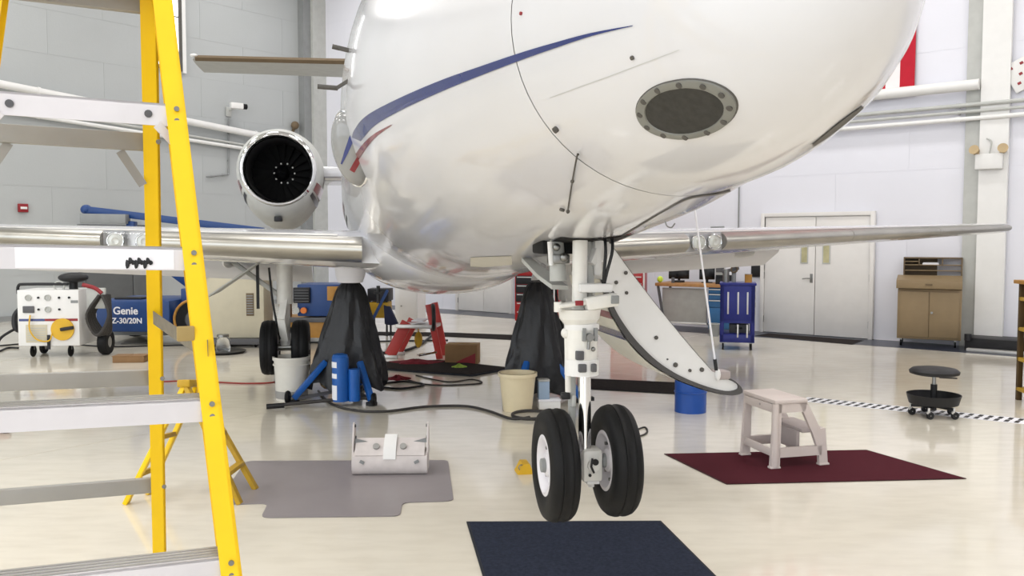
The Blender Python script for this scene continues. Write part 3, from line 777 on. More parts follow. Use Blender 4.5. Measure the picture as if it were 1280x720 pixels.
# ---- fin and tailplane
def foil(p, c, th, vert=False, n=12):
    ts = [(k / n) ** 1.5 for k in range(n + 1)]; up = []; dn = []
    for t in ts:
        h = th * (0.2969 * math.sqrt(t) - 0.126 * t - 0.3516 * t * t + 0.2843 * t**3 - 0.1036 * t**4) * 5 * c / 2
        d = V(h, 0, 0) if vert else V(0, 0, h); q = p + V(0, t * c, 0); up.append(q + d); dn.append(q - d)
    return up + dn[::-1][1:-1]
MB().loft([foil(V(0, 9.2, 2.9), 4.0, .1, True), foil(V(0, 10.9, 4.2), 2.5, .1, True), foil(V(0, 12.1, 6.6), 1.6, .1, True)], cap=True).build('tail_fin', 'paint_white', jet)
SU, SZ = 11.55, 4.67
for side in (-1, 1):
    st = MB().loft([foil(V(side * .1, SU - .1, SZ), 1.45, .1), foil(V(side * 3.35, SU + .15, SZ), 1.2, .09)], cap=True).build('tailplane', 'grey_pale', jet)
    MB().loft([[V(side * x, SU - .13 + .077 * (x - .1), SZ + .05), V(side * x, SU - .2 + .077 * (x - .1), SZ), V(side * x, SU - .13 + .077 * (x - .1), SZ - .045), V(side * x, SU - .08 + .077 * (x - .1), SZ)] for x in (.3, 3.3)], cap=True).build('tailplane_edge', 'tan_dark', st)
    MB().sphere((side * 3.32, SU + .1, SZ + .04), (.06, .06, .03), 8).build('tail_light', 'white_plain', st)

# ---- nose gear. 1 px is 3.24 mm here
K = 3.5 / F
def gp(px, py, u=0.0): q = JI @ P(px, py, GY); return V(q.x, u, q.z)
ax = gp(733, 578).x
gear = MB().cyl(gp(725, 300), gp(724, 392), 9.5 * K, n=20).build('gear_leg', 'gear_white', jet)
def sub(mb, nm, m_='gear_white', par=None): return mb.build(nm, m_, par or gear)
sub(MB().cyl(gp(739, 296, .06), gp(741, 390, .03), 7 * K, n=14), 'drag_brace', 'grey_pale')
sub(MB().cyl(gp(735, 300, .03), gp(735, 350, .03), 2 * K, n=8), 'brake_line', 'black')
sub(MB().cyl(gp(702, 300, .10), gp(704, 352, .10), 9 * K, 11 * K, n=14), 'actuator', 'grey_pale')
sub(MB().cyl(gp(690, 302, .06), gp(692, 332, .06), 3.5 * K, n=10), 'actuator_rod', 'white_plain')
sub(MB().box2(gp(690, 318, .05), gp(716, 330, .12), .006).sphere(gp(708, 322, .05), 6 * K, 8).sphere(gp(698, 309, .05), 5 * K, 8), 'actuator_clevis', 'steel')
sub(MB().box2(gp(683, 300, .10), gp(760, 318, .30), .01), 'bay_frame', 'void')
for x_ in (752, 761):
    sub(MB().tube([gp(x_ + 3, 292, -.02), gp(x_ + 2, 312, -.05), gp(752 + (x_ - 752) * .4, 340, -.05), gp(752, 362, -.03)], 2.1 * K, n=8, smooth=4), 'hydraulic_hose', 'black')
sub(MB().box2(gp(746, 298, .02), gp(756, 345, .1), .01).bar(gp(741, 330, .02), gp(755, 300, .05), .03, .03), 'side_brace', 'white_plain')
sub(MB().prism([(gp(a, b).x, gp(a, b).z) for a, b in ((758, 296), (776, 298), (784, 312), (772, 330), (764, 322))], -.18, -.16, T=Matrix.Rotation(R(90), 4, 'X')), 'door_bracket', 'white_plain')
sub(MB().box2(gp(720, 354, -.06), gp(763, 365, .03), .008), 'steering_arm', 'white_plain')
sub(MB().bar(gp(692, 381, -.05), gp(728, 377, -.05), .06, 5 * K, bev=.006).bar(gp(726, 379, -.06), gp(768, 373, -.06), .06, 16 * K, bev=.01).cyl(gp(692, 376, -.05), gp(692, 388, -.05), 5 * K, n=12), 'torque_collar', 'gear_white')
sub(MB().box2(gp(712, 374, -.085), gp(722, 380, -.07), .002), 'red_tag', 'red_sign')
sub(MB().box2(gp(757, 368, -.1), gp(767, 378, -.085), .003), 'pin_block', 'grey_mid')
sub(MB().cyl(gp(724, 386), gp(724, 398), 27 * K, 25 * K, n=24).cyl(gp(724, 398), gp(724, 408), 25 * K, 17 * K, n=24), 'upper_flange', 'gear_white')
cyl_ = sub(MB().cyl(gp(726, 402), gp(727, 466), 20 * K, n=28), 'outer_cylinder', 'gear_white')
sub(MB().cyl(gp(727, 448), gp(727, 468), 21.5 * K, n=28), 'gland_ring', 'white_plain'); sub(MB().cyl(gp(727, 404), gp(727, 411), 22 * K, n=28), 'gland_ring', 'white_plain')
sub(MB().box2(gp(714, 436, -.075), gp(724, 447, -.05), .004), 'data_plate', 'grey_dark'); sub(MB().box2(gp(717, 452, -.08), gp(727, 462, -.05), .004), 'data_plate', 'grey_dark')
sub(MB().box2(gp(733, 452, -.08), gp(740, 462, -.05), .004), 'data_plate', 'grey_dark')
sub(MB().cyl(gp(731, 419, -.055), gp(731, 419, -.085), 5 * K, n=12).cyl(gp(730, 424, -.075), gp(729, 434, -.075), 2 * K, n=8).sphere(gp(736, 434, -.07), 3 * K, 6), 'charging_valve', 'steel')
sub(MB().box2(gp(722, 408, -.08), gp(726, 424, -.06)), 'clamp', 'grey_mid'); sub(MB().box2(gp(737, 408, -.08), gp(741, 424, -.06)), 'clamp', 'grey_mid')
sub(MB().cyl(gp(708, 410, 0), gp(711, 490, .02), 3.8 * K, n=12).sphere(gp(707, 416), 7 * K, 8), 'retract_rod', 'gear_white')
sub(MB().cyl(gp(731, 466), gp(731, 566), 8 * K, n=28), 'piston', 'chrome')
sub(MB().box2(gp(716, 468, .05), gp(724, 545, .09), .008).box2(gp(716, 495, .02), gp(722, 510, .08), .006), 'torque_link', 'grey_pale')
sub(MB().box2(gp(738, 498, .02), gp(746, 503, .05), .003), 'link_pin', 'black'); sub(MB().box2(gp(703, 492, .02), gp(714, 500, .05), .003), 'link_pin', 'black')
fork = sub(MB().box2(gp(725, 560, -.05), gp(751, 600, .05), .015).cyl(gp(738, 578, -.05), gp(738, 578, -.065), 8 * K, n=16), 'axle_fork', 'gear_white')
sub(MB().cyl(gp(739, 573, -.066), gp(739, 573, -.074), 4 * K, n=12).tube([gp(735, 568, -.07), gp(733, 578, -.075), gp(737, 586, -.07)], 1.4 * K, n=6).cyl(gp(733, 590, -.055), gp(733, 590, -.06), 2 * K, n=8), 'axle_fitting', 'black')
sub(MB().cyl(gp(738, 600, -.02), gp(738, 607, -.02), 4 * K, n=10).box2(gp(730, 598, -.05), gp(746, 602, 0), .002), 'axle_bolt', 'white_plain')
AX = gp(733, 578)
sub(MB().cyl(AX + V(-.15, 0, 0), AX + V(.15, 0, 0), .022, n=16), 'axle', 'steel')
# wheels
def tyre_prof(Rr, r_in, w):
    h = w / 2
    return [(r_in, -h * .72), (r_in + .012, -h * .86), (lerp(r_in, Rr, .35), -h * .99), (lerp(r_in, Rr, .6), -h), (lerp(r_in, Rr, .85), -h * .88), (Rr * .975, -h * .66),
            (Rr * .993, -h * .42), (Rr * .994, -h * .40), (Rr * .986, -h * .38), (Rr * .986, -h * .33), (Rr, -h * .31), (Rr, -.012), (Rr * .99, -.008), (Rr * .99, .008), (Rr, .012), (Rr, h * .31), (Rr * .986, h * .33), (Rr * .986, h * .38), (Rr * .994, h * .40), (Rr * .993, h * .42), (Rr * .975, h * .66), (lerp(r_in, Rr, .85), h * .88), (lerp(r_in, Rr, .6), h), (lerp(r_in, Rr, .35), h * .99), (r_in + .012, h * .86), (r_in, h * .72)]
def wheel(c, Rr, r_in, w, nm):
    ty = MB().lathe(tyre_prof(Rr, r_in, w), o=c, axis='X', n=48, loop=True).build(nm, 'rubber', jet)
    h = w / 2
    for s in (-1, 1):
        MB().lathe([(r_in + .014, s * h * .70), (r_in + .012, s * h * .82), (r_in - .004, s * h * .86), (r_in - .014, s * h * .7), (r_in - .022, s * h * .35), (r_in * .62, s * h * .22), (r_in * .45, s * h * .3), (r_in * .40, s * h * .62), (r_in * .3, s * h * .72), (.002, s * h * .72)], o=c, axis='X', n=36).build('wheel_rim', 'alu_white', ty)
        MB().lathe([(r_in * .26, s * h * .7), (r_in * .24, s * h * 1.0), (r_in * .1, s * h * 1.06), (.001, s * h * 1.06)], o=c, axis='X', n=20).build('hub_cap', 'grey_mid', ty)
        for k in range(8):
            a = 2 * math.pi * k / 8; q = c + V(s * h * .24, r_in * .7 * math.cos(a), r_in * .7 * math.sin(a))
            MB().cyl(q, q + V(s * .012, 0, 0), .008, n=6).build('wheel_bolt', 'steel', ty)
    return ty
WR_ = 0.2285
for s in (-1, 1):
    wheel(V(AX.x - .004 + s * .127, 0, AX.z + (-.004 if s < 0 else .004)), WR_, .115, .118, 'nose_tyre')
# gear doors
def panel(pts, th, m_, nm, par=jet):
    pts = [Vector(p) for p in pts]; n = (pts[1] - pts[0]).cross(pts[2] - pts[0]).normalized() * th
    k = len(pts); return MB().add([p for p in pts] + [p + n for p in pts], [list(range(k))[::-1], list(range(k, 2 * k))] + [[i, (i + 1) % k, k + (i + 1) % k, k + i] for i in range(k)]).build(nm, m_, par)
def gpu(px, py, u):        # point seen at the pixel, lying in the plane at station u
    o = JI @ CAM; d = JI.to_3x3() @ ray(px, py); return o + d * ((u - o.y) / d.y)
panel([gpu(652, 322, .75), gpu(664, 322, .75), gpu(700, 352, .35), gpu(710, 357, .2), gpu(690, 356, .2), gpu(672, 343, .45)], .02, 'grey_pale', 'gear_door')
panel([gpu(668, 322, .7), gpu(700, 318, .25), gpu(704, 334, .25), gpu(690, 336, .4)], .012, 'grey_panel', 'gear_door')
MB().loft([[fpt(u, R(a)) + V(0, 0, -.004) for a in range(262, 290, 4)] for u in seq(-.06, .40, 8)], cap=False, ring_closed=False).build('gear_bay', 'void', jet)

# ---- open airstair door, seen along its curved edge
DU = 2.05
def dpt(px, py, u=DU): q = gpu(px, py, DU); return V(q.x, u, q.z)
top = [(764, 306), (790, 342), (820, 381), (850, 418), (874, 446), (890, 464), (908, 472)]
low = [(922, 481), (926, 489), (914, 493), (894, 490), (868, 482), (842, 471), (815, 454), (790, 430), (772, 404), (760, 380), (752, 350)]
ol = [dpt(*q) for q in top + low]
def offs(k): 
    c = dpt(830, 425); return [c + (q - c) * k for q in ol]
LD = 0.78
N_ = len(ol)
mb = MB().loft([ol, [q + V(0, LD, 0) for q in ol]], cap=True, smooth=False)
door = mb.build('airstair_door', 'white_plain', jet)
# rubber seal along the outer curve of the edge face
seal_px = [(752, 350), (760, 380), (772, 404), (790, 430), (815, 454), (842, 471), (868, 482), (894, 490), (914, 493), (926, 489), (922, 480), (910, 474)]
sv = catmull([dpt(*q, DU - .006) for q in seal_px], 5)
MB().loft([[q + (dpt(830, 400) - q).normalized() * k + V(0, o_, 0) for k, o_ in ((-.006, .012), (-.006, -.012), (.034, -.012), (.034, .012))] for q in sv], cap=True).build('door_seal', 'seal', door)
# outer skin below the seal
sk = catmull([dpt(*q, DU + .01) for q in seal_px[:-2]], 5)
MB().loft([[q + (q - dpt(850, 390)).normalized() * .012 for q in sk], [q + (q - dpt(850, 390)).normalized() * .012 + V(0, LD, 0) for q in sk]], cap=False, ring_closed=False).build('door_skin', 'paint_cream', door)
def skin_band(f0, f1, m_):
    n = len(sk); i0, i1 = int(f0 * n), int(f1 * n)
    seg = [q + (q - dpt(850, 390)).normalized() * .015 for q in sk[i0:i1 + 1]]
    MB().loft([seg, [q + V(0, LD, 0) for q in seg]], cap=False, ring_closed=False).build('stripe', m_, door)
skin_band(.16, .20, 'stripe_red'); skin_band(.27, .31, 'stripe_blue')
MB().loft([[dpt(*q) + V(0, k, .004) for q in top[:-1]] for k in (-.004, .03)], cap=False, ring_closed=False).build('door_lip', 'grey_panel', door)
for (x_, y_, r_) in ((782, 341, 2.5), (770, 353, 2.5), (820, 422, 2.6), (834, 449, 1.2), (844, 456, 3.2), (862, 463, 2.2), (877, 462, 3), (765, 366, 2.6), (783, 366, 2.2)):
    q = dpt(x_, y_, DU - .001); MB().cyl(q, q - V(0, .008, 0), r_ * .0052, n=10).build('fastener', 'seam_dark', door)
MB().box2(dpt(897, 464, DU - .02), dpt(912, 474, DU + .1), .01).build('step_block', 'stool_shade', door)
for k in range(3):
    a, b = dpt(*top[1 + k]), dpt(*top[2 + k]); m0 = (a + b) / 2
    MB().box2((m0.x - .14, DU + .08, m0.z - .03), (m0.x - .0, DU + LD - .08, m0.z + .0), .008).build('stair_tread', 'alu', door)
# stay cable with its end fittings
ca, cb = dpt(867, 262, DU - .02), dpt(893, 462, DU - .03)
MB().cyl(ca, cb, .007, n=8).build('stay_cable', 'paper', door)
MB().cyl(lerp(ca, cb, .93), lerp(ca, cb, 1.0), .013, n=8).build('cable_grip', 'black', door)
MB().sphere(cb + V(.012, 0, -.03), (.02, .014, .04), 8).build('cable_anchor', 'white_plain', door)
# dark doorway in the left side
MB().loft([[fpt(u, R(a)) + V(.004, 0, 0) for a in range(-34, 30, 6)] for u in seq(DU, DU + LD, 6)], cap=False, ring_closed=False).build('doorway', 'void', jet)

# ---- main gear
MU = 6.4
for side in (-1, 1):
    c = JI @ P(357, 434, 9.47); vx = abs(c.x); u_ = c.y; zc = c.z
    lg = MB().cyl((side * vx, u_, zc + .02), (side * vx, u_, 1.05), .055, n=18).cyl((side * vx, u_, 1.0), (side * vx, u_, 1.55), .085, n=18).build('main_gear_leg', 'gear_white', jet)
    MB().bar((side * vx, u_, 1.05), (side * (vx + .6), u_ + .05, 1.5), .05, .05, bev=.01).build('side_stay', 'grey_pale', lg)
    MB().bar((side * (vx + .0), u_ - .08, zc + .08), (side * (vx + .03), u_ - .14, zc + .32), .09, .03).bar((side * (vx + .03), u_ - .14, zc + .32), (side * vx, u_ - .05, zc + .55), .08, .03).build('torque_link', 'gear_white', lg)
    MB().tube([(side * vx - .16, u_ - .05, 1.4), (side * vx - .12, u_ - .08, 1.0), (side * vx - .05, u_ - .08, zc + .1)], .012, smooth=4).build('brake_hose', 'black', lg)
    MB().cyl((side * vx - .2, u_, zc), (side * vx + .2, u_, zc), .04, n=16).build('axle', 'steel', lg)
    MB().box2((side * vx - .3, u_ - .02, .95), (side * vx - .27, u_ + .02, 1.5)).build('door_link', 'black', lg)
    panel([(side * (vx + .25), u_ - .3, 1.45), (side * (vx + .25), u_ + .3, 1.45), (side * (vx + .72), u_ + .28, 1.12), (side * (vx + .8), u_ - .2, 1.08)], .015, 'grey_pale', 'main_gear_door')
    for s in (-1, 1): wheel(V(side * vx + s * .165, u_, zc), .3, .15, .19, 'main_tyre')

# ---- white paper wrapped round the jacking point
q = JI @ P(438, 341, 8.95)
MB().lathe([(.125, -.10), (.15, -.03), (.16, .05), (.155, .12)], o=q, n=18).build('jack_pad_wrap', 'paper', jet, label='white paper wrapped round jacking point')
# ================================================================== the tall yellow ladder, close on the left
D_ = V(.92, .39, 0)
A1, A4 = P(230, 147, 1.88), P(297, 700, 1.70)
axis_f = (A4 - A1)
def rf(z): return A1 + axis_f * ((z - A1.z) / axis_f.z)            # right front rail at height z
FL = .084 / .9
TILT = math.tan(R(1.3))
def wid(z): return .395 + 2 * FL * (A1.z - z)
def lf(z): q = rf(z) - D_ * wid(z); q.z += TILT * wid(z); return q
B1, B4 = P(198, 180, 2.10), P(205, 605, 2.42)
def rb(z): return B1 + (B4 - B1) * ((z - B1.z) / (B4.z - B1.z))
def widb(z): return .40 + .10 * (B1.z - z)
def lb(z): q = rb(z) - D_ * widb(z); q.z += TILT * widb(z); return q
ladder = thing('step_ladder', 'tall yellow fibreglass stepladder with aluminium steps at the left edge', 'ladder', (rf(0).x, rf(0).y, 0))
NF = V(.39, -.92, 0)         # towards the climber
def rail(f, z0, z1, nm, web, fl, inward):
    """channel rail: web across the ladder's side, two flanges"""
    a, b = f(z0), f(z1); d = (b - a).normalized()
    fw = (NF - d * NF.dot(d)).normalized(); sd = d.cross(fw)
    if sd.dot(D_) < 0: sd = -sd
    sd = sd * inward
    mb = MB()
    def slab(o0, o1, p0, p1):
        ring = [[q + sd * x + fw * y for x, y in ((o0, p0), (o1, p0), (o1, p1), (o0, p1))] for q in (a, b)]
        mb.loft(ring, cap=True, smooth=False)
    slab(-.003, .003, -web / 2, web / 2)
    slab(-fl, .003, web / 2 - .006, web / 2); slab(-fl, .003, -web / 2, -web / 2 + .006)
    return mb.build(nm, 'yellow', ladder, True)
rr = rail(rf, .03, 2.75, 'front_rail', .078, .036, 1); lr = rail(lf, .03, 2.75, 'front_rail', .078, .036, -1)
rail(rb, .03, 2.75, 'rear_rail', .05, .034, 1); rail(lb, .03, 2.75, 'rear_rail', .05, .034, -1)
for f in (rf, lf, rb, lb):
    q = f(0.0); q.z = 0.02
    MB().box(q, (.07, .09, .04), rz=R(23), bev=.008).build('rubber_foot', 'black', ladder, True)
z_steps = [A1.z + .305 * k for k in range(-6, 3)]
PS = [P(222, 148, 1.88).z, P(241, 321, 1.82).z, P(260, 511, 1.76).z, P(279, 702, 1.70).z]
dz = (PS[0] - PS[3]) / 3
z_steps = [PS[0] + dz * k for k in range(-6, 3)]
for i, z in enumerate(z_steps):
    if z < .2: continue
    a, b = rf(z), lf(z); d = (b - a).normalized(); a2, b2 = a + d * .004, b - d * .004
    fy = V(NF.x, NF.y, 0)
    st = MB()
    # tread with a deep front face and a rear lip
    h, dep = .046, .09
    for (y0, y1, u0, u1) in ((-.038, .032, h / 2 - .004, h / 2), (.028, .032, -h / 2, h / 2), (-.038, -.034, -h / 2 + .012, h / 2)):
        st.loft([[q + fy * y + V(0, 0, u) for y, u in ((y0, u0), (y1, u0), (y1, u1), (y0, u1))] for q in (a2, b2)], cap=True, smooth=False)
    s_ = st.build('step', 'alu_white', ladder, True)
    for k in range(4):
        y = -.034 + k * .016
        MB().loft([[q + fy * (y + c) + V(0, 0, h / 2 + e) for c, e in ((0, -.001), (.008, -.001), (.008, .002), (0, .002))] for q in (a2, b2)], cap=True, smooth=False).build('tread_rib', 'grey_panel', s_, True)
    for e, s in ((a, 1), (b, -1)):
        for dzz in (-.011, .014):
            q = e + fy * .0385 + V(0, 0, dzz) - D_ * (.016 * s)
            MB().cyl(q, q + fy * .004, .0055, n=10).build('rivet', 'steel', s_, True)
    # knee braces under the steps
    if i == 6 or i == 0:
        for e, s in ((a, -1), (b, 1)):
            MB().bar(e + D_ * (s * .004) + V(0, 0, -.075) + fy * .02, e + D_ * (s * .055) + V(0, 0, -.02) + fy * .034, .018, .004, up=fy).build('knee_brace', 'alu_white', s_, True)
        for k in (.18, .82):
            q = lerp(a, b, k) + fy * .032; MB().cyl(q, q + fy * .003, .008, n=12).build('bolt', 'grey_dark', s_, True)
    if abs(z - PS[1]) < .02:
        q0, q1 = lerp(a, b, .12) + fy * .0322, lerp(a, b, .75) + fy * .0322
        lb_ = MB().loft([[q + fy * e + V(0, 0, c) for c, e in ((-.021, 0), (.019, 0), (.019, .0008), (-.021, .0008))] for q in (q0, q1)], cap=True, smooth=False).build('worn_label', 'paper', s_, True)
        for k in range(9):
            t = .22 + .012 * k; q = lerp(a, b, t) + fy * .0332 + V(0, 0, -.008 + .004 * math.sin(k * 2.1))
            MB().sphere(q, (.006, .001, .005 + .002 * (k % 3)), 5).build('smudge', 'black', lb_, True)
# rear horizontals
for py, px in ((8, 178), (180, 186), (325, 190), (470, 193), (605, 195)):
    z = P(px, py, lerp(2.0, 2.42, (py - 8) / 597)).z; a, b = rb(z), lb(z)
    MB().bar(a, b, .022, .042, bev=.003).build('rear_brace', 'grey_panel', ladder, True)
    MB().cyl(a + NF * .026, a + NF * .029, .006, n=10).build('rivet', 'steel', ladder, True)
for z in (B1.z,):
    a, b = rb(z), lb(z)
    for e, s in ((a, -1), (b, 1)): MB().bar(e + D_ * (s * .036) + V(0, 0, -.10), e + D_ * (s * .085) + V(0, 0, -.02), .02, .003, up=NF).build('rear_gusset', 'grey_panel', ladder, True)
# top cap (above the picture)
q = (rf(2.75) + lf(2.75) + rb(2.75) + lb(2.75)) / 4; MB().box(q + V(0, 0, .03), (.42, .30, .08), rz=R(23), bev=.02).build('top_cap', 'yellow', ladder, True)
# webbing strap wound round the right rails
sz = P(215, 415, 1.95).z
a, b = rb(sz + .01), rf(sz - .01)
MB().loft([[q + V(0, 0, c) + NF * e for c, e in ((-.017, 0), (.017, 0), (.017, .005), (-.017, .005))] for q in (a + NF * .03 - D_ * .02, lerp(a, b, .3) + NF * .02 + V(0, 0, -.02), lerp(a, b, .75) + NF * .04 - D_ * .0 + V(0, 0, -.018), b + NF * .044 - D_ * .01)], cap=True, smooth=False).build('strap', 'strap', ladder, True)
MB().box(P(232, 417, 1.735), (.034, .012, .030), rz=R(23), bev=.003).build('strap_block', 'strap_block', ladder, True)

# ================================================================== low yellow trestle behind it
t = thing('trestle', 'low weathered yellow trestle standing behind the tall ladder', 'trestle', G(235, 620))
apex0, apex1 = P(232, 480, 5.55), P(246, 482, 5.95)
feet = [G(157, 630), G(184, 618), G(300, 630), G(320, 612)]
for f_, a_ in ((feet[0], apex0), (feet[1], apex1), (feet[2], apex0), (feet[3], apex1)):
    MB().bar(f_ + V(0, 0, .0), a_, .03, .055, up=(0, 1, 0), bev=.004).build('leg', 'yellow_old' if f_ in feet[2:] else 'yellow', t, True)
for i in (0, 2):
    for k in (.25, .55, .85):
        MB().bar(lerp(feet[i], apex0, k), lerp(feet[i + 1], apex1, k), .05 if i == 2 else .03, .03, bev=.003).build('rung', 'yellow_old', t, True)
MB().bar(apex0 + V(0, -.04, .01), apex1 + V(0, .04, .01), .08, .05, bev=.01).build('hinge_cap', 'yellow_old', t, True)
MB().bar(lerp(feet[2], apex0, .45) + V(0, -.03, 0), lerp(feet[2], apex0, .6) + V(0.03, -.03, 0), .03, .03).build('spreader_lock', 'black', t, True)

# ================================================================== generator cart
def wheel_part(t, c, r, w, axis='X', m_='rubber', rim='grey_panel', nm='wheel'):
    o = MB().lathe([(r * .45, -w / 2), (r * .9, -w / 2), (r, -w * .3), (r, w * .3), (r * .9, w / 2), (r * .45, w / 2)], o=c, axis=axis, n=24, loop=True).build(nm, m_, t)
    MB().lathe([(.002, -w * .4), (r * .5, -w * .42), (r * .5, w * .42), (.002, w * .4)], o=c, axis=axis, n=16).build('rim', rim, o)
    return o
def caster(t, x, y, r, h, m_='rubber'):
    o = MB().bar((x, y, h), (x, y, r * 1.2), .03, .035, up=(0, 1, 0)).box2((x - .035, y - .035, h - .012), (x + .035, y + .035, h)).build('caster', 'steel', t)
    MB().lathe([(.004, -.014), (r * .9, -.014), (r, -.008), (r, .008), (r * .9, .014), (.004, .014)], o=(x, y, r), axis='X', n=18).build('caster_wheel', m_, o)
p = G(62, 447)
t = thing('ground_power_cart', 'white wheeled ground power cart with gauges and yellow dial', 'power cart', (p.x, p.y, 0), R(4))
W = .86
MB().box2((-W / 2, 0, .17), (W / 2, .62, .98), .012).build('body', 'white_plain', t)
for x in (-.29, -.02): MB().lathe([(.045, 0), (.045, -.02), (.036, -.022), (.034, -.012), (.002, -.012)], o=(x + .02, 0, .87), axis='Y', n=18).build('gauge', 'grey_pale', t)
MB().lathe([(.045, 0), (.045, -.02), (.036, -.022), (.034, -.012), (.002, -.012)], o=(0, 0, .70), axis='Y', n=18).build('gauge', 'grey_pale', t)
MB().box2((-.35, -.02, .65), (-.19, 0, .75), .01).build('socket', 'grey_dark', t)
for x, z in ((-.13, .87), (-.13, .70), (.16, .87), (.16, .70), (.30, .87)): MB().cyl((x, 0, z), (x, -.02, z), .016, n=10).build('knob', 'black', t)
MB().box2((.32, -.005, .79), (.42, 0, .83)).build('name_plate', 'grey_mid', t)
MB().box2((-W / 2 + .02, -.004, .53), (-.05, 0, .565)).build('band', 'stripe_blue', t)
MB().box2((-.05, -.004, .53), (W / 2 - .02, 0, .565)).build('band', 'red_sign', t)
MB().box2((-.32, -.006, .22), (-.02, 0, .48), .004).build('vent_panel', 'beige', t)
for i in range(6): MB().box2((-.30, -.01, .25 + i * .035), (-.04, -.005, .26 + i * .035)).build('louvre', 'grey_pale', t)
dl = MB().cyl((.2, 0, .41), (.2, -.03, .41), .16, n=28).build('dial', 'yellow_dial', t)
MB().bar((.18, -.045, .41), (.37, -.05, .44), .035, .05, bev=.01).build('dial_lever', 'black', dl)
MB().tube([(-.24, -.03, .62), (-.24, -.06, .42), (-.14, -.06, .27), (.02, -.05, .25), (.06, -.03, .36)], .011, smooth=5).build('yellow_lead', 'yellow_dial', t)
MB().box2((-.02, -.02, .12), (.02, 0, .33)).build('latch', 'black', t)
MB().tube([(-W / 2 - .03, .1, .92), (-W / 2 - .02, .1, 1.04), (-W / 2 + .1, .1, 1.06), (.25, .1, 1.06)], .022, smooth=4).build('handle_bar', 'black', t)
MB().torus((.12, .1, 1.03), .07, .014, axis=(0, 1, 0)).build('lifting_eye', 'grey_pale', t)
MB().sphere((.28, .2, 1.15), (.21, .17, .075), 10).cyl((.28, .2, .98), (.28, .2, 1.14), .06).build('reel_top', 'black', t)
MB().tube([(.45, .1, 1.05), (.62, .1, 1.0), (.72, .1, .92)], .03, smooth=5).build('red_cable', 'red_sign', t)
for k in range(5):
    MB().tube([(.70 + .015 * k, .05 + .04 * k, .9), (.53 + .01 * k, .02 + .04 * k, .62), (.6 + .02 * k, .05 + .04 * k, .36), (.7 + .02 * k, .05 + .04 * k, .34), (.84 - .01 * k, .02 + .04 * k, .62), (.74 + .01 * k, .05 + .04 * k, .9)], .024, smooth=5, closed=False).build('cable_coil', 'cable', t)
MB().box2((.5, .1, .7), (.76, .16, 1.0), .01).build('cable_hanger', 'grey_pale', t)
for x in (-.28, .25): caster(t, x, .12, .085, .19)
wheel_part(t, (-.3, .5, .1), .1, .06); wheel_part(t, (.68, .3, .19), .19, .13)
MB().tube([(-.45, .3, .75), (-.58, .25, .6), (-.55, .2, .4), (-.45, .3, .38)], .04, smooth=5).tube([(-.5, .3, .45), (-.7, .1, .3), (-.8, .0, .12), (-1.1, -.1, .03)], .02, smooth=5).build('output_lead', 'black', t)

# ================================================================== articulated boom lift
p = G(168, 432)
t = thing('boom_lift', 'blue articulated boom lift with white lettering behind the yellow ladder', 'boom lift', (p.x, p.y + .4, 0), R(-3))
MB().box2((-.6, .0, .12), (1.15, 1.0, .34), .02).build('chassis', 'grey_mid', t)
cw = MB().box2((-.62, -.42, .22), (.62, .9, .73), .03).build('counterweight_cover', 'blue_lift', t)
text_mesh('Genie', .17, Matrix.Translation((-.10, -.425, .56)) @ FACE, 'paper', 'lettering', cw)
text_mesh('Z-30/20N', .125, Matrix.Translation((-.08, -.425, .40)) @ FACE, 'paper', 'lettering', cw)
MB().box2((-.4, -.2, .73), (.05, .1, .76), .01).build('cover_latch', 'black', t)
for x, y in ((.98, -.25), (.98, .95), (-.62, .95)):
    w = wheel_part(t, (x, y, .42 if y < 0 else .3), .33 if y < 0 else .3, .2, 'Y', 'rubber', 'grey_dark')
    if y < 0: MB().torus((x, y - .1, .42), .315, .022, axis=(0, 1, 0), n=32).build('rim_ring', 'ochre', w)
MB().box2((.62, .0, .45), (.75, .6, .9), .02).build('turret', 'blue_lift', t)
t2 = Matrix.Identity(4)
MB().bar((.62, .5, .95), (-.4, .5, 1.7), .16, .2, bev=.02).build('lower_boom', 'blue_lift', t)
MB().bar((-.45, .5, 1.68), (-.42, .5, 2.02), .14, .14, bev=.02).build('knuckle', 'blue_lift', t)
q0, q1 = TM[t].inverted() @ P(108, 262, 14.8), TM[t].inverted() @ P(330, 289, 14.8)
MB().bar(q0, q1, .12, .12, bev=.015).sphere(q0, (.1, .08, .085), 8).build('upper_boom', 'blue_lift', t)
q2, q3 = TM[t].inverted() @ P(103, 273, 14.7), TM[t].inverted() @ P(160, 274, 14.7)
MB().bar(q2, q3, .2, .16, bev=.01).build('platform_box', 'grey_mid', t)

# ================================================================== cardboard on the floor left
p = G(163, 452); solo(MB().box2((-.2, -.12, 0), (.22, .12, .09), .004).box2((-.21, -.125, .088), (.0, .13, .094)).box2((.01, -.125, .088), (.23, .13, .094)), 'cardboard_box', 'card', 'flat cardboard box on floor between cart and yellow ladder', 'box', (p.x, p.y, 0), R(5))

# ================================================================== beige cabinet on a low dolly
p = G(296, 434)
t = thing('equipment_cabinet', 'beige equipment cabinet with brown vent behind the right main wheels', 'cabinet', (p.x, p.y, 0), R(2))
MB().box2((-.62, 0, .14), (.44, .6, 1.52), .03).build('body', 'beige', t)
MB().box2((.16, -.008, .50), (.28, .0, .86), .003).build('vent', 'tan_dark', t)
for i in range(8): MB().box2((.17, -.014, .53 + i * .04), (.27, -.007, .545 + i * .04)).build('louvre', 'grey_mid', t)
MB().box2((-.6, -.1, .05), (.46, .6, .14), .01).build('dolly', 'grey_dark', t)
for x in (-.45, .3): 
    for y in (.0, .45): wheel_part(t, (x, y, .05), .05, .03)
MB().bar((-.5, -.02, 1.1), (-.3, -.02, 1.3), .03, .03).build('latch', 'black', t)
p = G(279, 441); t = thing('glass_jar', 'clear glass jar on the round black tray by beige cabinet', 'jar', (p.x, p.y, -.02))
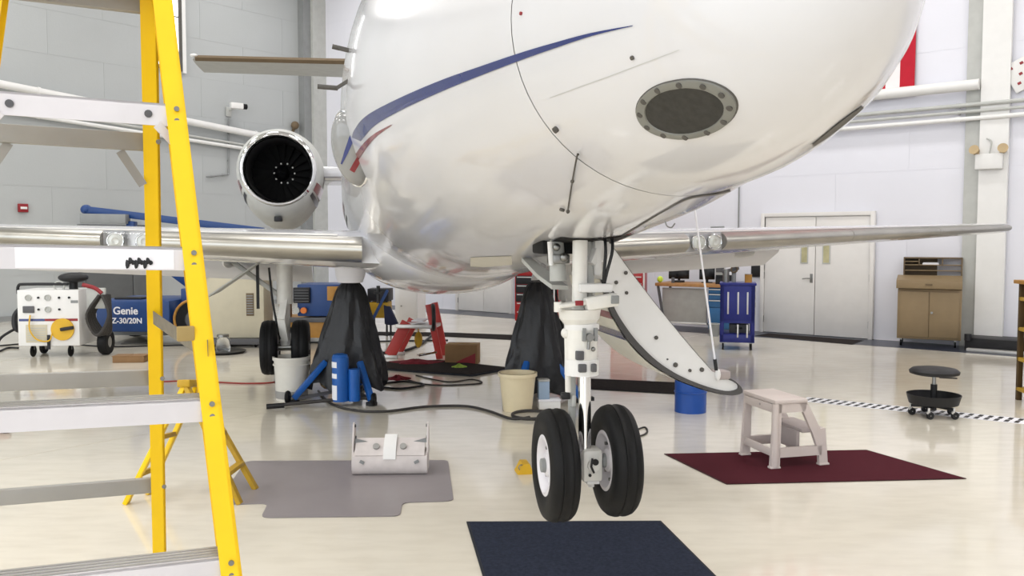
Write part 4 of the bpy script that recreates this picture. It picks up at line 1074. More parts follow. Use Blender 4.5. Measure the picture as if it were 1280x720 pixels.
MB().lathe([(.002, .035), (.1, .035), (.105, .06), (.105, .22), (.08, .26), (.085, .28)], n=20).build('jar_body', 'glass', t)
solo(MB().lathe([(.002, .0), (.3, .0), (.34, .03), (.33, .035), (.29, .012), (.002, .012)], n=28), 'drip_tray', 'black', 'round black drip tray on the floor before the beige cabinet', 'tray', (p.x, p.y, 0))
MB().cyl((0, 0, .265), (0, 0, .3), .088, n=18).build('jar_lid', 'steel', t)

# ================================================================== blue and ochre lift truck behind the gear
p = G(385, 432)
t = thing('lift_truck', 'blue and ochre lift truck behind the right main wheels', 'truck', (p.x, p.y + .3, 0), R(-2))
MB().box2((-.55, -.1, .1), (.55, .7, .42), .02).build('chassis', 'ochre', t)
MB().box2((-.2, -.15, .46), (.55, .6, .98), .02).build('engine_cover', 'blue_lift', t)
MB().box2((-.25, -.2, .68), (.02, -.12, .93), .01).build('radiator_grille', 'black', t)
for i in range(5): MB().box2((-.23, -.215, .70 + i * .045), (0, -.2, .715 + i * .045)).build('slat', 'grey_dark', t)
MB().cyl((-.08, -.16, .56), (-.08, -.22, .56), .05, n=14).build('lamp', 'orange', t); MB().cyl((-.2, -.16, .56), (-.2, -.2, .56), .05, n=14).build('lamp', 'grey_pale', t)
MB().box2((-.55, .0, .42), (-.38, .2, 1.15), .02).build('mast', 'ochre', t)
MB().box2((.3, -.18, .72), (.5, -.14, .95), .006).box2((.36, -.19, .78), (.42, -.175, .9), .004).build('control_box', 'ochre', t)
MB().box2((-.5, -.14, .36), (.55, -.1, .44), .004).build('running_board', 'grey_dark', t)
for x in (-.35, .4): wheel_part(t, (x, -.12, .14), .14, .1, 'Y')
for x in (-.35, .4): wheel_part(t, (x, .65, .14), .14, .1, 'Y')

# ================================================================== tool stand with blue cover
p = G(474, 420)
t = thing('tool_stand', 'dark and yellow tool stand right of the left jack bag', 'stand', (p.x, p.y, 0), R(-5))
for x in (-.16, .14):
    for y in (0, .3): MB().box2((x - .015, y - .015, 0), (x + .015, y + .015, .7)).build('leg', 'black', t)
MB().box2((-.2, -.03, .62), (.18, .34, .84), .01).build('upper_box', 'black', t)
MB().box2((-.18, -.02, .32), (.16, .32, .6), .01).build('yellow_case', 'yellow_old', t)
MB().bar((-.1, -.05, .3), (.17, -.05, .82), .05, .02, up=(0, 1, 0)).build('brace', 'blue_lift', t)
clm = MB().add([(.1, -.06, .55), (.2, -.04, .52), (.34, -.05, .22), (.24, -.1, .20), (.12, -.08, .22), (.1, .04, .55), (.2, .05, .52), (.34, .05, .22), (.24, .04, .20), (.12, .04, .22)], [[0, 1, 2, 3, 4], [9, 8, 7, 6, 5], [0, 5, 6, 1], [1, 6, 7, 2], [2, 7, 8, 3], [3, 8, 9, 4], [4, 9, 5, 0]]).mesh('cloth', 'navy_cloth')


o = bpy.data.objects.new('cloth', clm); COL.objects.link(o); o.location = (p.x, p.y, 0); o.rotation_euler = (0, 0, R(-5)); tag(o, 'dark blue cloth hanging from the side of the tool stand', 'cloth')
# ================================================================== white upright cabinet far back
p = G(510, 412)
t = thing('upright_cabinet', 'white upright cabinet with a pink top far back under the belly', 'cabinet', (p.x, p.y, 0), R(-12))
MB().box2((-.26, 0, .03), (.2, .5, .82), .012).build('body', 'white_plain', t); MB().box2((-.17, -.02, .08), (.18, 0, .78), .006).build('door', 'door_white', t)
MB().cyl((-.12, -.02, .45), (-.12, -.045, .45), .012, n=8).build('handle', 'steel', t); MB().box2((-.16, 0, .82), (.14, .4, .88), .01).build('top_panel', 'flag_red', t)

# ================================================================== red stepladder under the belly
p = G(519, 448)
t = thing('small_step_ladder', 'low red stepladder with grey steps under the belly', 'ladder', (p.x, p.y, 0), R(-8))
for s, y in ((-1, 0), (-1, .38)):
    MB().bar((-.36, y - .05, .04), (-.12, y + .02, .52), .16, .045, up=(0, 1, 0), bev=.004).build('front_rail', 'red_ladder', t)
    MB().box2((-.47, y - .09, 0), (-.25, y + .0, .05), .006).build('foot', 'alu', t)
for y in (0, .38):
    MB().bar((.36, y, .0), (.2, y, .78), .09, .045, up=(0, 1, 0), bev=.004).build('rear_rail', 'red_ladder', t)
MB().box2((-.26, -.08, .44), (.3, .42, .49), .008).build('step', 'alu', t)
MB().box2((-.05, -.02, .53), (.12, .36, .55), .004).build('upper_step', 'paper', t)
solo(MB().torus((.28, -.06, .6), .17, .03, axis=(1, .3, 0), n=24), 'cable_ring', 'black', 'black cable ring hung on the red stepladder', 'cable', (p.x, p.y, 0), R(-8))
solo(MB().sphere((.0, .2, .25), (.06, .06, .12), 8).cyl((0, .2, .36), (0, .2, .44), .008), 'small_bag', 'yellow_old', 'small yellow bag hanging under the red stepladder step', 'bag', (p.x, p.y, 0), R(-8))
# ---- cardboard box
p = G(576, 456); t = thing('cardboard_box', 'brown cardboard box with red print right of red stepladder', 'box', (p.x, p.y, 0), R(-6))
MB().box2((-.22, 0, 0), (.22, .34, .27), .004).build('carton', 'card', t)
MB().add([(-.06, -.003, .01), (.2, -.003, .01), (.2, -.003, .16), (-.06, -.003, .04), (-.06, 0, .01), (.2, 0, .01), (.2, 0, .16), (-.06, 0, .04)], [[0, 1, 2, 3], [7, 6, 5, 4], [0, 4, 5, 1], [1, 5, 6, 2], [2, 6, 7, 3], [3, 7, 4, 0]]).build('print', 'red_sign', t)
MB().box2((-.22, .15, .27), (.22, .19, .273)).build('packing_tape', 'strap_block', t)
# rags on the dark mat
def rag(px, py, r, m_, lab):
    p = G(px, py); mb = MB(); rings = []
    for j in range(6):
        k = 1 - j / 5.5; rings.append([V(r * k * (1 + .25 * math.sin(3 * a + j)) * math.cos(a), .6 * r * k * (1 + .2 * math.cos(2 * a + j)) * math.sin(a), .03 + .05 * (1 - k) + .01 * math.sin(5 * a)) for a in [2 * math.pi * i / 20 for i in range(20)]])
    rings.insert(0, [V(q.x, q.y, .028) for q in rings[0]])
    solo(mb.loft(rings, cap=True), 'rag', m_, lab, 'rag', (p.x, p.y, 0))
rag(520, 456, .33, 'red_rag', 'dark red rag lying under the red stepladder'); rag(574, 462, .09, 'green_rag', 'small green rag on the dark mat before cardboard box')
rag(497, 477, .14, 'red_rag', 'small red rag on the floor beside a black cable loop')
p = G(534, 452); solo(MB().bar((-.13, 0, .09), (.13, .1, .12), .06, .03, bev=.005), 'metal_bar', 'chrome', 'short bright metal bar lying on the red rag', 'bar', (p.x, p.y, 0), R(8))

# ================================================================== jacks under black bags
def jack(px_top, py_top, Y, base_w, labels, mirror=1, front=True):
    top = P(px_top, py_top, Y); loc = (top.x, top.y, 0)
    j = thing('tripod_jack', labels[0], 'jack', loc)
    zt = top.z
    MB().cyl((0, 0, .12), (0, 0, zt - .25), .075, n=20).build('jack_column', 'blue_jack', j)
    MB().cyl((0, 0, zt - .27), (0, 0, zt - .03), .035, n=14).build('jack_ram', 'chrome', j)
    MB().cyl((0, 0, .08), (0, 0, .13), .12, n=20).build('base_plate', 'black', j)
    for ang, lr_ in ((-150 if mirror == 1 else -120, .64 if mirror == 1 else .5), (-58 if mirror == 1 else -30, .52), (90, .6)):
        a = R(ang); e = V(lr_ * math.cos(a), .85 * lr_ * math.sin(a), 0)
        MB().bar(e + V(0, 0, .05), V(.44 * lr_ * math.cos(a), .40 * lr_ * math.sin(a), .42 if ang != 90 else .5), .06, .06, up=(0, 0, 1), bev=.008).build('leg', 'blue_jack', j)
        MB().bar(e + V(0, 0, .045), V(.1 * math.cos(a), .1 * math.sin(a), .1), .04, .03).build('lower_strut', 'grey_dark', j)
        w = e + V(.06 * math.cos(a), .06 * math.sin(a), .07)
        MB().lathe([(.02, -.02), (.06, -.02), (.07, 0), (.06, .02), (.02, .02)], o=w, axis='X', n=16, loop=True).build('wheel', 'rubber', j)
        MB().cyl(e, e + V(0, 0, .03), .06, n=14).build('foot_pad', 'black', j)
    # bag, gathered at the top, with folds
    rings = []; n = 60
    prof = [(0.00, .10, .10), (.03, .135, .12), (.15, .19, .15), (.35, .26, .17), (.6, .34, .19), (.8, .41, .20), (.98, .45, .21)]
    H = base_w[1]
    for i in range(22):
        k = i / 21; rx = interp([(a, b) for a, b, c in prof], k); ry = interp([(a, c) for a, b, c in prof], k)
        z = zt - .005 - k * H
        ring = []
        for q in range(n):
            a = 2 * math.pi * q / n; fold = 1 + (.04 + .06 * k) * math.sin(a * 7 + 1.6 * math.sin(4 * k + a)) + .035 * math.sin(13 * a + 5 * k) + .02 * math.sin(23 * a - 9 * k)
            ring.append(V(rx * base_w[0] * fold * math.cos(a) + base_w[2] * k, ry * fold * math.sin(a), z + (.05 * math.sin(5 * a + mirror) * k if k > .8 else 0)))
        rings.append(ring)
    rings.insert(0, [V(q.x * .4, q.y * .4, q.z + .012) for q in rings[0]])
    b = solo(MB().loft(rings, cap=False).add(rings[0], [list(range(n))]), 'plastic_bag', 'bag_black', labels[1], 'bag', loc)
    return j
JT = ('blue tripod jack under the black bag beside white bucket', 'black plastic bag draped over the jack beside white bucket')
j1 = jack(438, 353, 9.2, (.92, 1.10, -.04), JT)
jack(672, 352, 9.2, (.83, 1.16, .0), ('blue tripod jack under the black bag behind cream bucket', 'black plastic bag draped over the jack behind cream bucket'), 2)
# pump bottles and handle standing at the left jack
Lj = TM[j1].inverted()
p = Lj @ G(426, 507); q = MB().cyl((p.x, p.y, .05), (p.x, p.y, .50), .085, n=24).lathe([(.085, .5), (.07, .53), (.03, .54), (.002, .54)], o=(p.x, p.y, 0), n=24).build('pump_cylinder', 'blue_jack', j1)
for z0, z1 in ((.40, .46), (.29, .34), (.07, .22)):
    MB().loft([[V(p.x + .087 * math.cos(R(a)), p.y + .087 * math.sin(R(a)), z) for a in range(196, 262, 6)] for z in (z0, z1)], cap=False, ring_closed=False).build('sticker', 'paper', q)
p2 = Lj @ G(443, 507); MB().cyl((p2.x, p2.y, .05), (p2.x, p2.y, .38), .06, n=20).build('pump_cylinder', 'blue_jack', j1)
p3 = Lj @ G(406, 500); MB().sphere((p3.x, p3.y + .1, .2), (.08, .08, .1), 8).build('gauge_bell', 'brass', j1)
a, b = Lj @ G(333, 512), Lj @ G(470, 505)
MB().tube([a + V(0, 0, .03), (a + b) / 2 + V(0, 0, .06), b + V(0, 0, .07)], .018, smooth=4).build('pump_handle', 'cable', j1)
MB().tube([a + V(-.0, 0, .03), lerp(a, b, .16) + V(0, 0, .035)], .026).build('handle_grip', 'black', j1)

# ================================================================== buckets, barrel
def bucket(px, py, rb_, rt_, h, m_, lab, cat='bucket'):
    p = G(px, py); t = thing('bucket' if cat == 'bucket' else 'barrel', lab, cat, (p.x, p.y + rb_, 0))
    MB().lathe([(.002, 0), (rb_, 0), (rt_, h), (rt_ - .008, h), (rb_ - .008, .01), (.002, .01)], n=32).build('shell', m_, t)
    MB().lathe([(rt_ - .002, h - .035), (rt_ + .012, h - .035), (rt_ + .012, h), (rt_ - .008, h), (rt_ - .008, h - .035)], n=32).build('rim', m_, t)
    return t
t = bucket(360, 502, .165, .185, .46, 'bucket_white', 'white plastic bucket with a grey band left of the jack')
MB().lathe([(.1665, .02), (.1685, .02), (.1725, .10), (.1705, .10)], n=32, loop=True).build('grey_band', 'grey_panel', t)
MB().loft([[V(.181 * math.cos(R(a)), .181 * math.sin(R(a)), z) for a in range(188, 212, 6)] for z in (.17, .32)], cap=False, ring_closed=False).build('print', 'grey_dark', t)
MB().lathe([(.183, .37), (.195, .37), (.195, .385), (.183, .385)], n=32, loop=True).build('collar', 'bucket_white', t)
t = bucket(647, 516, .145, .185, .38, 'bucket_cream', 'cream plastic bucket in front of the right black bag')
MB().tube([(-.19, 0, .355), (-.15, -.1, .37), (0, -.19, .375), (.15, -.1, .37), (.19, 0, .355)], .005, smooth=5).build('handle', 'red_sign', t)
t = bucket(867, 518, .155, .155, .42, 'blue_barrel', 'blue plastic drum on the floor beneath the airstair door tip', 'barrel')
MB().torus((0, 0, .2), .155, .008).build('hoop', 'blue_barrel', t)
# small white box and clothed items behind the cream bucket
p = G(676, 512)
t = thing('storage_box', 'low white box on the floor right of cream bucket', 'box', (p.x, p.y, 0), R(6)); MB().box2((-.02, 0, 0), (.2, .14, .08), .006).build('carton', 'white_plain', t); MB().box2((-.025, -.005, .08), (.205, .145, .1), .006).build('lid', 'paper', t)
t = thing('storage_box', 'pale blue upright box standing on the low white box', 'box', (p.x, p.y, .1), R(6)); mat('pale_blue', '#9db2ca', .5); MB().box2((-.02, .01, .0), (.09, .12, .18), .006).build('carton', 'pale_blue', t); MB().box2((-.022, .008, .18), (.092, .122, .2), .004).build('lid', 'grey_pale', t)
p = G(655, 590); 
t = thing('wheel_chock', 'small yellow chock on the floor left of the nose wheel', 'chock', (p.x, p.y, 0), R(10))
MB().prism([(-.06, 0), (.06, 0), (.03, .075), (-.02, .075)], -.07, .07, T=Matrix.Rotation(R(90), 4, 'X')).build('wedge', 'yellow_dial', t)
MB().torus((-.03, -.06, .05), .02, .004, axis=(0, 1, 0)).build('ring', 'steel', t)

# ================================================================== cables on the floor
def cable(pts, r, m_, lab, z=None, nm='cable'):
    q = [G(*p) + V(0, 0, r) for p in pts]
    solo(MB().tube(q, r, n=8, smooth=6), nm, m_, lab, 'cable', (q[0].x, q[0].y, 0), world=True)
cable([(398, 490), (412, 505), (440, 514), (480, 516), (530, 510), (580, 509), (610, 515), (640, 525), (662, 523)], .013, 'cable', 'grey cable curving across the floor from jack to cream bucket')
t_pts = [G(664 + 24 * math.cos(a), 521 + 5 * math.sin(a)) + V(0, 0, .012 + .004 * i / 10) for i, a in enumerate([k * .5 for k in range(38)])]
solo(MB().tube(t_pts, .011, n=8, smooth=2), 'cable_coil', 'cable', 'coiled grey cable on the floor beside the cream bucket', 'cable', (G(664, 521).x, G(664, 521).y, 0), world=True)
cable([(790, 541), (806, 535), (806, 544), (770, 552), (700, 560)], .008, 'cable', 'thin dark cable loop behind the nose wheels')
cable([(120, 470), (170, 478), (240, 477), (300, 480), (340, 479), (352, 474)], .009, 'cable_red', 'thin red hose across floor between ladder and white bucket')
cable([(470, 484), (500, 487), (530, 482), (505, 478), (476, 481)], .012, 'black', 'black cable loop on the floor right of the left jack')
cable([(505, 474), (540, 482), (600, 480), (590, 475), (560, 478), (520, 470)], .008, 'cable', 'thin cable tangle on the floor before the dark mat')
cable([(0, 433), (60, 429), (130, 434), (200, 433), (330, 430), (560, 426)], .012, 'black', 'black cable running along the floor behind the power cart')
cable([(470, 443), (500, 441), (525, 432), (540, 420)], .02, 'black', 'thick black hose looping under the red stepladder')
cable([(0, 440), (10, 436), (23, 436)], .015, 'black', 'black lead leaving the power cart at left edge')
p = G(5, 541); solo(MB().sphere((0, 0, .03), (.07, .05, .03), 8).box2((-.12, -.03, 0), (.0, .03, .03), .006), 'rubber_wedge', 'red_rag', 'small dark red wedge on the floor at the left edge', 'wedge', (p.x, p.y, 0))

# ================================================================== white case on the chair mat
p = G(487, 595)
t = thing('tool_case', 'scuffed white case with flap and strap on grey mat', 'case', (p.x, p.y, 0), R(2))
w = .27
prof = [(.0, .02), (-.015, .05), (-.02, .1), (.0, .145), (.05, .165), (.16, .17), (.22, .15), (.23, .05), (.21, .0), (.04, .0)]
MB().loft([[V(x, y, z) for y, z in prof] for x in (-w, -w * .97, w * .97, w)], cap=True).build('body', 'bag_white', t)
fl = [(.0, .15), (.02, .175), (.07, .215), (.13, .25), (.15, .245), (.09, .19), (.05, .165), (.02, .14)]
f_ = MB().loft([[V(x, y, z) for y, z in fl] for x in (-w * .93, w * .93)], cap=True, smooth=False).build('flap', 'bag_white', t)
for x in (-.10, .095): MB().cyl((x, .05, .20), (x, .04, .212), .024, n=14).build('snap', 'grey_panel', f_)
MB().loft([[V(x, y, z) for y, z in ((-.018, .125), (.012, .19), (.07, .238), (.14, .275), (.15, .262), (.08, .22), (.03, .17), (.0, .125))] for x in (-.045, .045)], cap=True, smooth=False).build('strap', 'white_plain', t)
for s in (-1, 1):
    MB().prism([(.03, .12), (.2, .12), (.2, .28), (.14, .365), (.11, .365), (.06, .24)], s * w - .006, s * w + .006, T=Matrix(((0, 0, 1, 0), (1, 0, 0, 0), (0, 1, 0, 0), (0, 0, 0, 1)))).build('side_ear', 'bag_white', t)
    for y, z in ((.13, .34), (.15, .25)): MB().cyl((s * (w - .006), y, z), (s * (w - .014), y, z), .012, n=8).build('rivet', 'grey_dark', t)
    MB().bar((s * .21, -.021, .115), (s * .18, -.021, .10), .012, .02).build('scuff', 'grey_mid', t); MB().bar((s * (w - .01), .09, .24), (s * (w - .1), .10, .215), .012, .03).build('scuff', 'grey_mid', t)

# ================================================================== plastic two step stool on the maroon mat
p = G(968, 587)
t = thing('step_stool', 'beige plastic two step stool on the maroon mat', 'stool', (p.x, p.y, 0), R(15))
LX, WY, HT = .45, .45, .52
XT = Matrix(((1, 0, 0, 0), (0, 0, 1, 0), (0, 1, 0, 0), (0, 0, 0, 1)))    # (x, z) outline -> upright plate, thickness along y
def side_plate(y0, y1, nm):
    s = MB()
    for poly in ([(-.03, 0), (.045, 0), (.055, HT - .03), (.0, HT - .03)], [(.0, HT - .10), (.25, HT - .10), (.27, HT - .02), (.0, HT - .02)],
                 [(.20, HT - .03), (.27, HT - .03), (.385, .285), (.43, .285), (.455, 0), (.385, 0), (.375, .11), (.32, .25)], [(.04, .085), (.40, .085), (.40, .155), (.04, .155)]):
        s.prism(poly, y0, y1, T=XT)
    return s.build(nm, 'stool_plastic', t)
side_plate(0, .03, 'side_frame'); side_plate(WY - .03, WY, 'side_frame')
MB().box2((-.01, -.01, HT - .035), (.27, WY + .01, HT), .012).build('top_step', 'stool_plastic', t)
MB().box2((-.008, .03, HT - .10), (.01, WY - .03, HT - .035), .004).build('front_apron', 'stool_plastic', t); MB().box2((-.008, .03, .09), (.01, WY - .03, .15), .004).build('front_rail', 'stool_plastic', t)
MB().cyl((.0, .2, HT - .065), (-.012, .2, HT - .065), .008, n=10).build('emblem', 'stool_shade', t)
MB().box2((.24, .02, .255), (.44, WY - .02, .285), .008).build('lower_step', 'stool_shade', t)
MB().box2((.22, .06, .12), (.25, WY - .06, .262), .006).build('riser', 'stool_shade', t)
for x in (-.035, .38):
    for y in (-.008, WY - .04): MB().box2((x, y, 0), (x + .085, y + .05, .022), .006).build('foot', 'stool_plastic', t)
MB().lathe([(.03, .02), (.026, HT - .03)], o=(.008, .012, 0), n=14).build('corner_post', 'stool_plastic', t)

# ================================================================== rolling stool
p = G(1176, 524)
t = thing('rolling_stool', 'black rolling mechanic stool with tray by checkered tape', 'stool', (p.x, p.y + .15, 0))
MB().lathe([(.002, .475), (.14, .472), (.2, .462), (.225, .44), (.22, .415), (.19, .405), (.002, .405)], n=36).build('seat', 'black', t)
MB().cyl((0, 0, .3), (0, 0, .41), .018, n=14).build('gas_ram', 'steel', t); MB().cyl((0, 0, .06), (0, 0, .31), .03, n=16).build('column', 'black', t)
MB().cyl((.04, 0, .385), (.06, 0, .405), .01).bar((.05, 0, .375), (.21, -.02, .37), .02, .012).build('height_lever', 'black', t)
MB().lathe([(.05, .135), (.22, .125), (.245, .215), (.238, .215), (.215, .14), (.05, .15)], n=36, loop=True).build('tray', 'black', t)
for k in range(5):
    a = 2 * math.pi * k / 5 + .3; e = V(.2 * math.cos(a), .2 * math.sin(a), 0)
    MB().bar(V(0, 0, .10), e + V(0, 0, .095), .03, .025).build('spoke', 'black', t)
    c = MB().cyl(e + V(0, 0, .06), e + V(0, 0, .11), .012, n=8).bar(e + V(-.02, -.01, .075), e + V(.02, -.01, .03), .012, .03).build('caster', 'alu', t)
    MB().lathe([(.004, -.018), (.03, -.018), (.036, -.01), (.036, .01), (.03, .018), (.004, .018)], o=e + V(.012, 0, .036), axis='Y', n=16).build('caster_wheel', 'black', c)

# ================================================================== tan shop desk
p = G(1160, 434)
t = thing('shop_desk', 'tan metal shop desk with pigeonholes against the right wall', 'desk', (p.x, p.y, 0), RZR + R(13))
w = .46
MB().box2((-w, .02, .12), (w, .62, .92), .008).build('cabinet_body', 'tan', t)
for s in (-1, 1):
    d = MB().box2((min(0, s * (w - .03)) + .004, .0, .16), (max(0, s * (w - .03)) - .004, .022, .88), .004).build('cabinet_door', 'tan', t)
    if s > 0: MB().cyl((.04, 0, .55), (.04, -.03, .55), .018, n=12).build('door_knob', 'steel', d)
dr = MB().box2((-w - .02, -.06, .93), (w + .0, .62, 1.06), .006).build('desk_drawer', 'tan', t)
MB().box2((-.06, -.075, .985), (.04, -.058, 1.01), .004).build('drawer_pull', 'tan_dark', dr)
MB().add([(-w - .02, -.06, 1.062), (w, -.06, 1.062), (w, .34, 1.13), (-w - .02, .34, 1.13), (-w - .02, -.06, 1.058), (w, -.06, 1.058), (w, .34, 1.058), (-w - .02, .34, 1.058)], [[0, 1, 2, 3], [7, 6, 5, 4], [0, 4, 5, 1], [1, 5, 6, 2], [2, 6, 7, 3], [3, 7, 4, 0]]).build('writing_top', 'tan', t)
rk = MB().box2((-w + .06, .56, 1.06), (w, .60, 1.42)).box2((-w + .06, .34, 1.40), (w, .6, 1.42)).box2((-w + .06, .34, 1.1), (-w + .08, .6, 1.42)).box2((w - .02, .34, 1.1), (w, .6, 1.42)).build('pigeonhole_rack', 'tan_dark', t)
for z in (1.2, 1.29): MB().box2((-w + .08, .36, z), (w - .02, .58, z + .012)).build('shelf', 'tan', rk)
MB().box2((-w + .08, .36, 1.345), (-.18, .58, 1.357)).build('shelf', 'tan', rk)
for x in (-.18, .16): MB().box2((x, .35, 1.29), (x + .02, .58, 1.40)).build('divider', 'tan_dark', rk)
o = MB().box2((-.12, .38, 1.302), (.12, .56, 1.325)).box2((-.11, .385, 1.325), (.115, .555, 1.335)); solo(o, 'paper_stack', 'paper', 'white paper stack in the middle pigeonhole of the tan desk', 'paper', (p.x, p.y, 0), RZR + R(13))
for x in (-w + .06, w - .08):
    for y in (.08, .55): caster(t, x, y, .05, .13)

# ================================================================== blue tool cart
p = G(921, 438)
t = thing('tool_cart', 'deep blue rolling tool cart with slotted side near doors', 'cart', (p.x, p.y, 0), R(-14))
w = .26
MB().box2((-w, 0, .45), (w, .018, 1.02), .004).build('slotted_panel', 'blue_deep', t)
for i, x in enumerate((-.14, .01, .15)):
    MB().box2((x - .012, -.004, .56), (x + .012, .002, .90), .002).build('slot', 'alu', t)
    MB().box2((x - .012, -.004, .2), (x + .012, .002, .4), .002).build('slot', 'alu', t) if i else None
MB().box2((-w, 0, .12), (w, .55, .25), .01).build('bottom_tray', 'blue_deep', t)
MB().box2((-w, 0, .42), (w, .55, .47), .006).build('middle_shelf', 'blue_deep', t)
MB().box2((-w - .01, -.01, 1.0), (w + .02, .57, 1.04), .008).build('top_tray', 'blue_deep', t)
for x in (-w, w - .06):
    for y in (0, .5): MB().box2((x, y, .12), (x + .06, y + .05, 1.02), .004).build('corner_post', 'blue_deep', t)
for z in (.55, .67, .79, .91): MB().box2((w, .06, z), (w + .012, .5, z + .07), .004).build('side_slot', 'alu', t)
q = TM[t] @ V(0, 0, .0); s = thing('stored_case', 'dark case on the lower shelf of the blue tool cart', 'case', q, R(-14)); MB().box2((-.12, .2, .25), (.18, .45, .38), .01).build('shell', 'grey_dark', s); MB().box2((-.02, .19, .31), (.08, .2, .34), .004).build('handle', 'black', s)
for x in (-w + .05, w - .05):
    for y in (.06, .5): caster(t, x, y, .055, .12)
TB = TM[t]
def on_cart(x, y): return TB @ V(x, y, 1.04)
q = on_cart(.16, .2); s = thing('paint_can', 'small tan tin on top of the blue tool cart', 'tin', q)
MB().cyl((0, 0, 0), (0, 0, .13), .055, n=18).build('tin', 'ochre', s); MB().torus((0, 0, .13), .054, .005).build('lid_rim', 'steel', s)
q = on_cart(-.1, .3); s = thing('pump_assembly', 'cluttered metal pump parts on top of the blue tool cart', 'pump', q)
MB().cyl((-.08, 0, 0), (-.08, 0, .2), .05, n=14).build('housing', 'steel', s); MB().cyl((.05, .02, 0), (.05, .02, .26), .035, n=12).build('cylinder', 'grey_mid', s)
MB().bar((-.14, 0, .16), (.12, 0, .22), .05, .05, bev=.008).build('lever', 'grey_dark', s); MB().torus((.04, -.03, .2), .05, .012, axis=(0, 1, .3)).build('hose_ring', 'tan_dark', s)

# ================================================================== workbench with things on it
p = G(862, 417)
t = thing('workbench', 'workbench with wooden top, grey panel and blue drawers', 'workbench', (p.x + .05, p.y, 0), R(-30))
MB().box2((-.72, -.02, .85), (.72, .75, .91), .008).build('bench_top', 'wood', t)
MB().box2((-.60, .05, .18), (.24, .08, .82), .004).build('modesty_panel', 'grey_panel', t)
MB().bar((-.56, .04, .19), (-.68, .04, .85), .04, .04).build('bench_leg', 'grey_dark', t)
MB().bar((.6, .6, .0), (.6, .6, .85), .04, .04, up=(0, 1, 0)).bar((-.66, .65, .0), (-.66, .65, .85), .04, .04, up=(0, 1, 0)).bar((-.62, .06, 0), (-.62, .06, .3), .04, .04, up=(0, 1, 0)).build('bench_leg', 'grey_dark', t)
MB().box2((-.62, .02, .17), (.26, .1, .2), .004).build('foot_rail', 'alu', t)
dc = MB().box2((.28, .02, .1), (.70, .65, .85), .008).build('drawer_cabinet', 'blue_drawer', t)
for i, (z0, z1) in enumerate(((.75, .83), (.64, .74), (.50, .63), (.12, .48))):
    d = MB().box2((.29, .0, z0), (.69, .022, z1), .004).build('drawer', 'blue_drawer', dc)
    if i < 3: MB().box2((.30, -.02, z1 - .025), (.68, .0, z1 - .008), .004).build('drawer_pull', 'alu', dc)
TB = TM[t]
def bench(x, y): return TB @ V(x, y, .91)
for x, w_, h_, lab in ((-.42, .38, .30, 'wide black monitor on the left of the workbench'), (.12, .28, .25, 'smaller black monitor in the middle of the workbench')):
    s = thing('monitor', lab, 'monitor', bench(x, .45), R(-14), group='monitors on the workbench')
    MB().box2((-w_ / 2, -.03, .06), (w_ / 2, .01, .06 + h_), .008).build('screen_case', 'black_gloss', s); MB().cyl((0, .02, 0), (0, .02, .2), .025).box2((-.1, -.08, 0), (.1, .1, .015), .004).build('stand', 'black', s)
s = thing('yellow_ball', 'bright yellow green ball at left end of the workbench', 'ball', bench(-.66, .1)); MB().sphere((0, 0, .06), .06, 10).build('felt', 'tennis', s); MB().torus((0, 0, .06), .0605, .003, axis=(1, 1, 0)).build('seam', 'paper', s)
s = thing('white_machine', 'pale upright machine between the monitors and tool cart', 'machine', bench(.42, .5), R(-14)); MB().box2((-.15, -.1, 0), (.02, .12, .34), .02).build('housing', 'grey_pale', s); MB().box2((.04, -.1, .1), (.2, .1, .34), .01).build('paper_tray', 'paper', s); MB().box2((-.14, -.11, .2), (.0, -.095, .3)).build('panel', 'grey_dark', s)
s = thing('parts_bin', 'dark parts bin on the right of the workbench', 'bin', bench(.58, .15), R(-14)); MB().box2((-.2, -.08, 0), (.12, .1, .02)).box2((-.2, -.08, 0), (-.19, .1, .14)).box2((.11, -.08, 0), (.12, .1, .14)).box2((-.2, -.08, 0), (.12, -.07, .1)).box2((-.2, .09, 0), (.12, .1, .16)).build('bin_shell', 'black', s)
s = thing('small_tool', 'small dark hand tool lying beside the yellow green ball', 'tool', bench(-.38, .1), R(-10)); MB().cyl((0, 0, .03), (.18, 0, .03), .02, n=10).build('barrel', 'black', s); MB().box2((-.06, -.02, 0), (.0, .02, .1), .008).build('grip', 'grey_dark', s)
# black notice on the wall left of the double door
s = on_right('wall_notice', 'small black notice on wall between tool cart and double door', 'notice', WR(946, 339, .03)); MB().box2((-.1, -.015, -.1), (.1, 0, .1), .004).build('board', 'black', s); MB().box2((-.11, -.01, -.11), (.11, .002, .11), .004).build('frame', 'grey_dark', s)
s = on_right('waste_bin', 'small grey waste bin under the workbench drawers', 'bin', V(*(TM[t] @ V(.46, -.2, 0)))); MB().lathe([(.002, 0), (.08, 0), (.1, .22), (.094, .22), (.075, .01), (.002, .01)], n=20).build('bin_shell', 'grey_mid', s); MB().torus((0, 0, .22), .098, .006).build('rim', 'grey_pale', s)

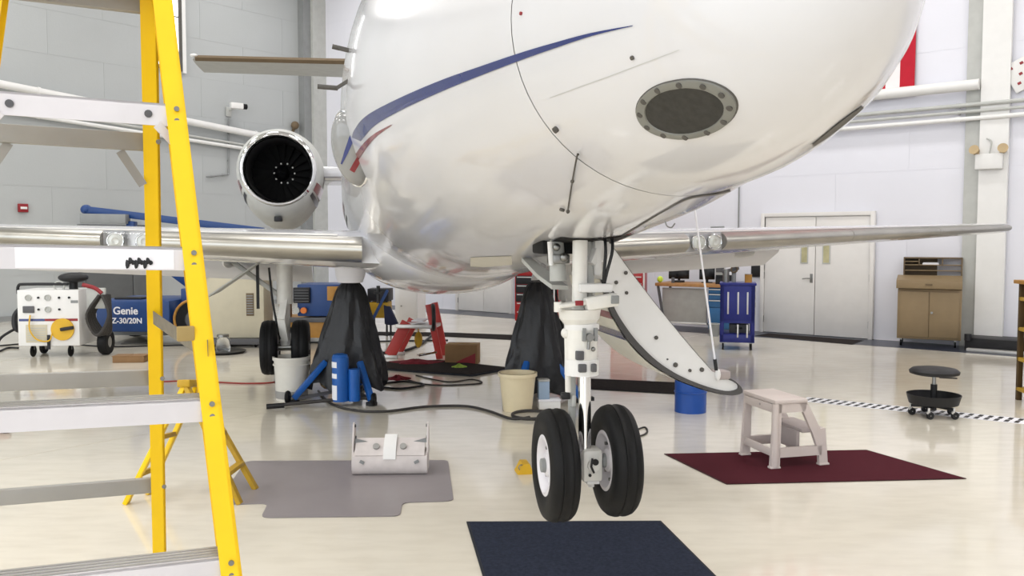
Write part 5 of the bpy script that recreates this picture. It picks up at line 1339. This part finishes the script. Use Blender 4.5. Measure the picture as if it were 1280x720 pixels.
# ================================================================== red tool chests
def chest(px, py, w, h, rows, lab, rz, dark=False):
    p = G(px, py); t = thing('tool_chest', lab, 'tool chest', (p.x, p.y, 0), rz, group='red tool chests by the right wall')
    MB().box2((-w / 2, .02, .14), (w / 2, .55, h), .01).build('chest_body', 'red_tool', t)
    z = .18; n = rows; dh = (h - .24) / n
    for i in range(n):
        d = MB().box2((-w / 2 + .03, .0, z + i * dh), (w / 2 - .03, .022, z + (i + 1) * dh - .012), .004).build('drawer', 'red_tool' if not dark or i in (0, 1, 5) else 'black', t)
        MB().box2((-w / 2 + .06, -.02, z + (i + 1) * dh - .045), (w / 2 - .06, .0, z + (i + 1) * dh - .025), .004).build('drawer_pull', 'alu', d)
    MB().box2((w / 2 - .03, -.004, .16), (w / 2, .02, h - .02)).build('edge_trim', 'alu', t)
    for x in (-w / 2 + .08, w / 2 - .08):
        for y in (.08, .48): caster(t, x, y, .06, .15)
    return t
chest(668, 411, .82, 1.25, 6, 'red and black tool chest behind the right jack bag', R(-20), True)
chest(707, 413, .35, 1.3, 8, 'narrow red drawer chest seen behind the nose gear strut', R(-18))
chest(784, 416, .62, 1.12, 7, 'red drawer chest left of the workbench', R(-14))

# ================================================================== brown rack at the right edge
p = G(1312, 512)
t = thing('storage_rack', 'brown and ochre storage rack cut by the right edge', 'rack', (p.x, p.y, 0), R(-8))
for x in (-.1, .75):
    for y in (0, .5): MB().box2((x, y, 0), (x + .05, y + .05, 1.26), .004).build('post', 'brown', t)
for z in (.1, .42, .74, 1.06): MB().box2((-.1, 0, z), (.8, .55, z + .04), .004).build('shelf', 'yellow_old', t)
for z, nm_ in ((.14, 'lowest'), (.46, 'middle'), (.78, 'upper')):
    s = thing('carton', 'brown carton on the %s shelf of the rack at right edge' % nm_, 'box', TM[t] @ V(0, 0, z), R(-8), group='cartons on the brown rack'); MB().box2((-.03, .02, 0), (.74, .5, .25), .01).build('carton_body', 'brown', s); MB().box2((-.03, .24, .25), (.74, .28, .253)).build('packing_tape', 'strap_block', s)
MB().box2((-.15, -.01, 1.24), (.82, .56, 1.28), .006).build('rack_top', 'ochre', t)
MB().sphere((-.12, .02, .6), (.03, .03, .05), 6).build('latch', 'black', t)
q = TM[t] @ V(.0, .25, 1.28); s = thing('grey_canister', 'grey rounded canister on top of the brown rack', 'canister', q)
MB().lathe([(.002, 0), (.08, 0), (.085, .1), (.06, .17), (.002, .18)], n=20).build('canister_body', 'grey_dark', s); MB().cyl((0, 0, .17), (0, 0, .2), .025).build('cap', 'black', s)
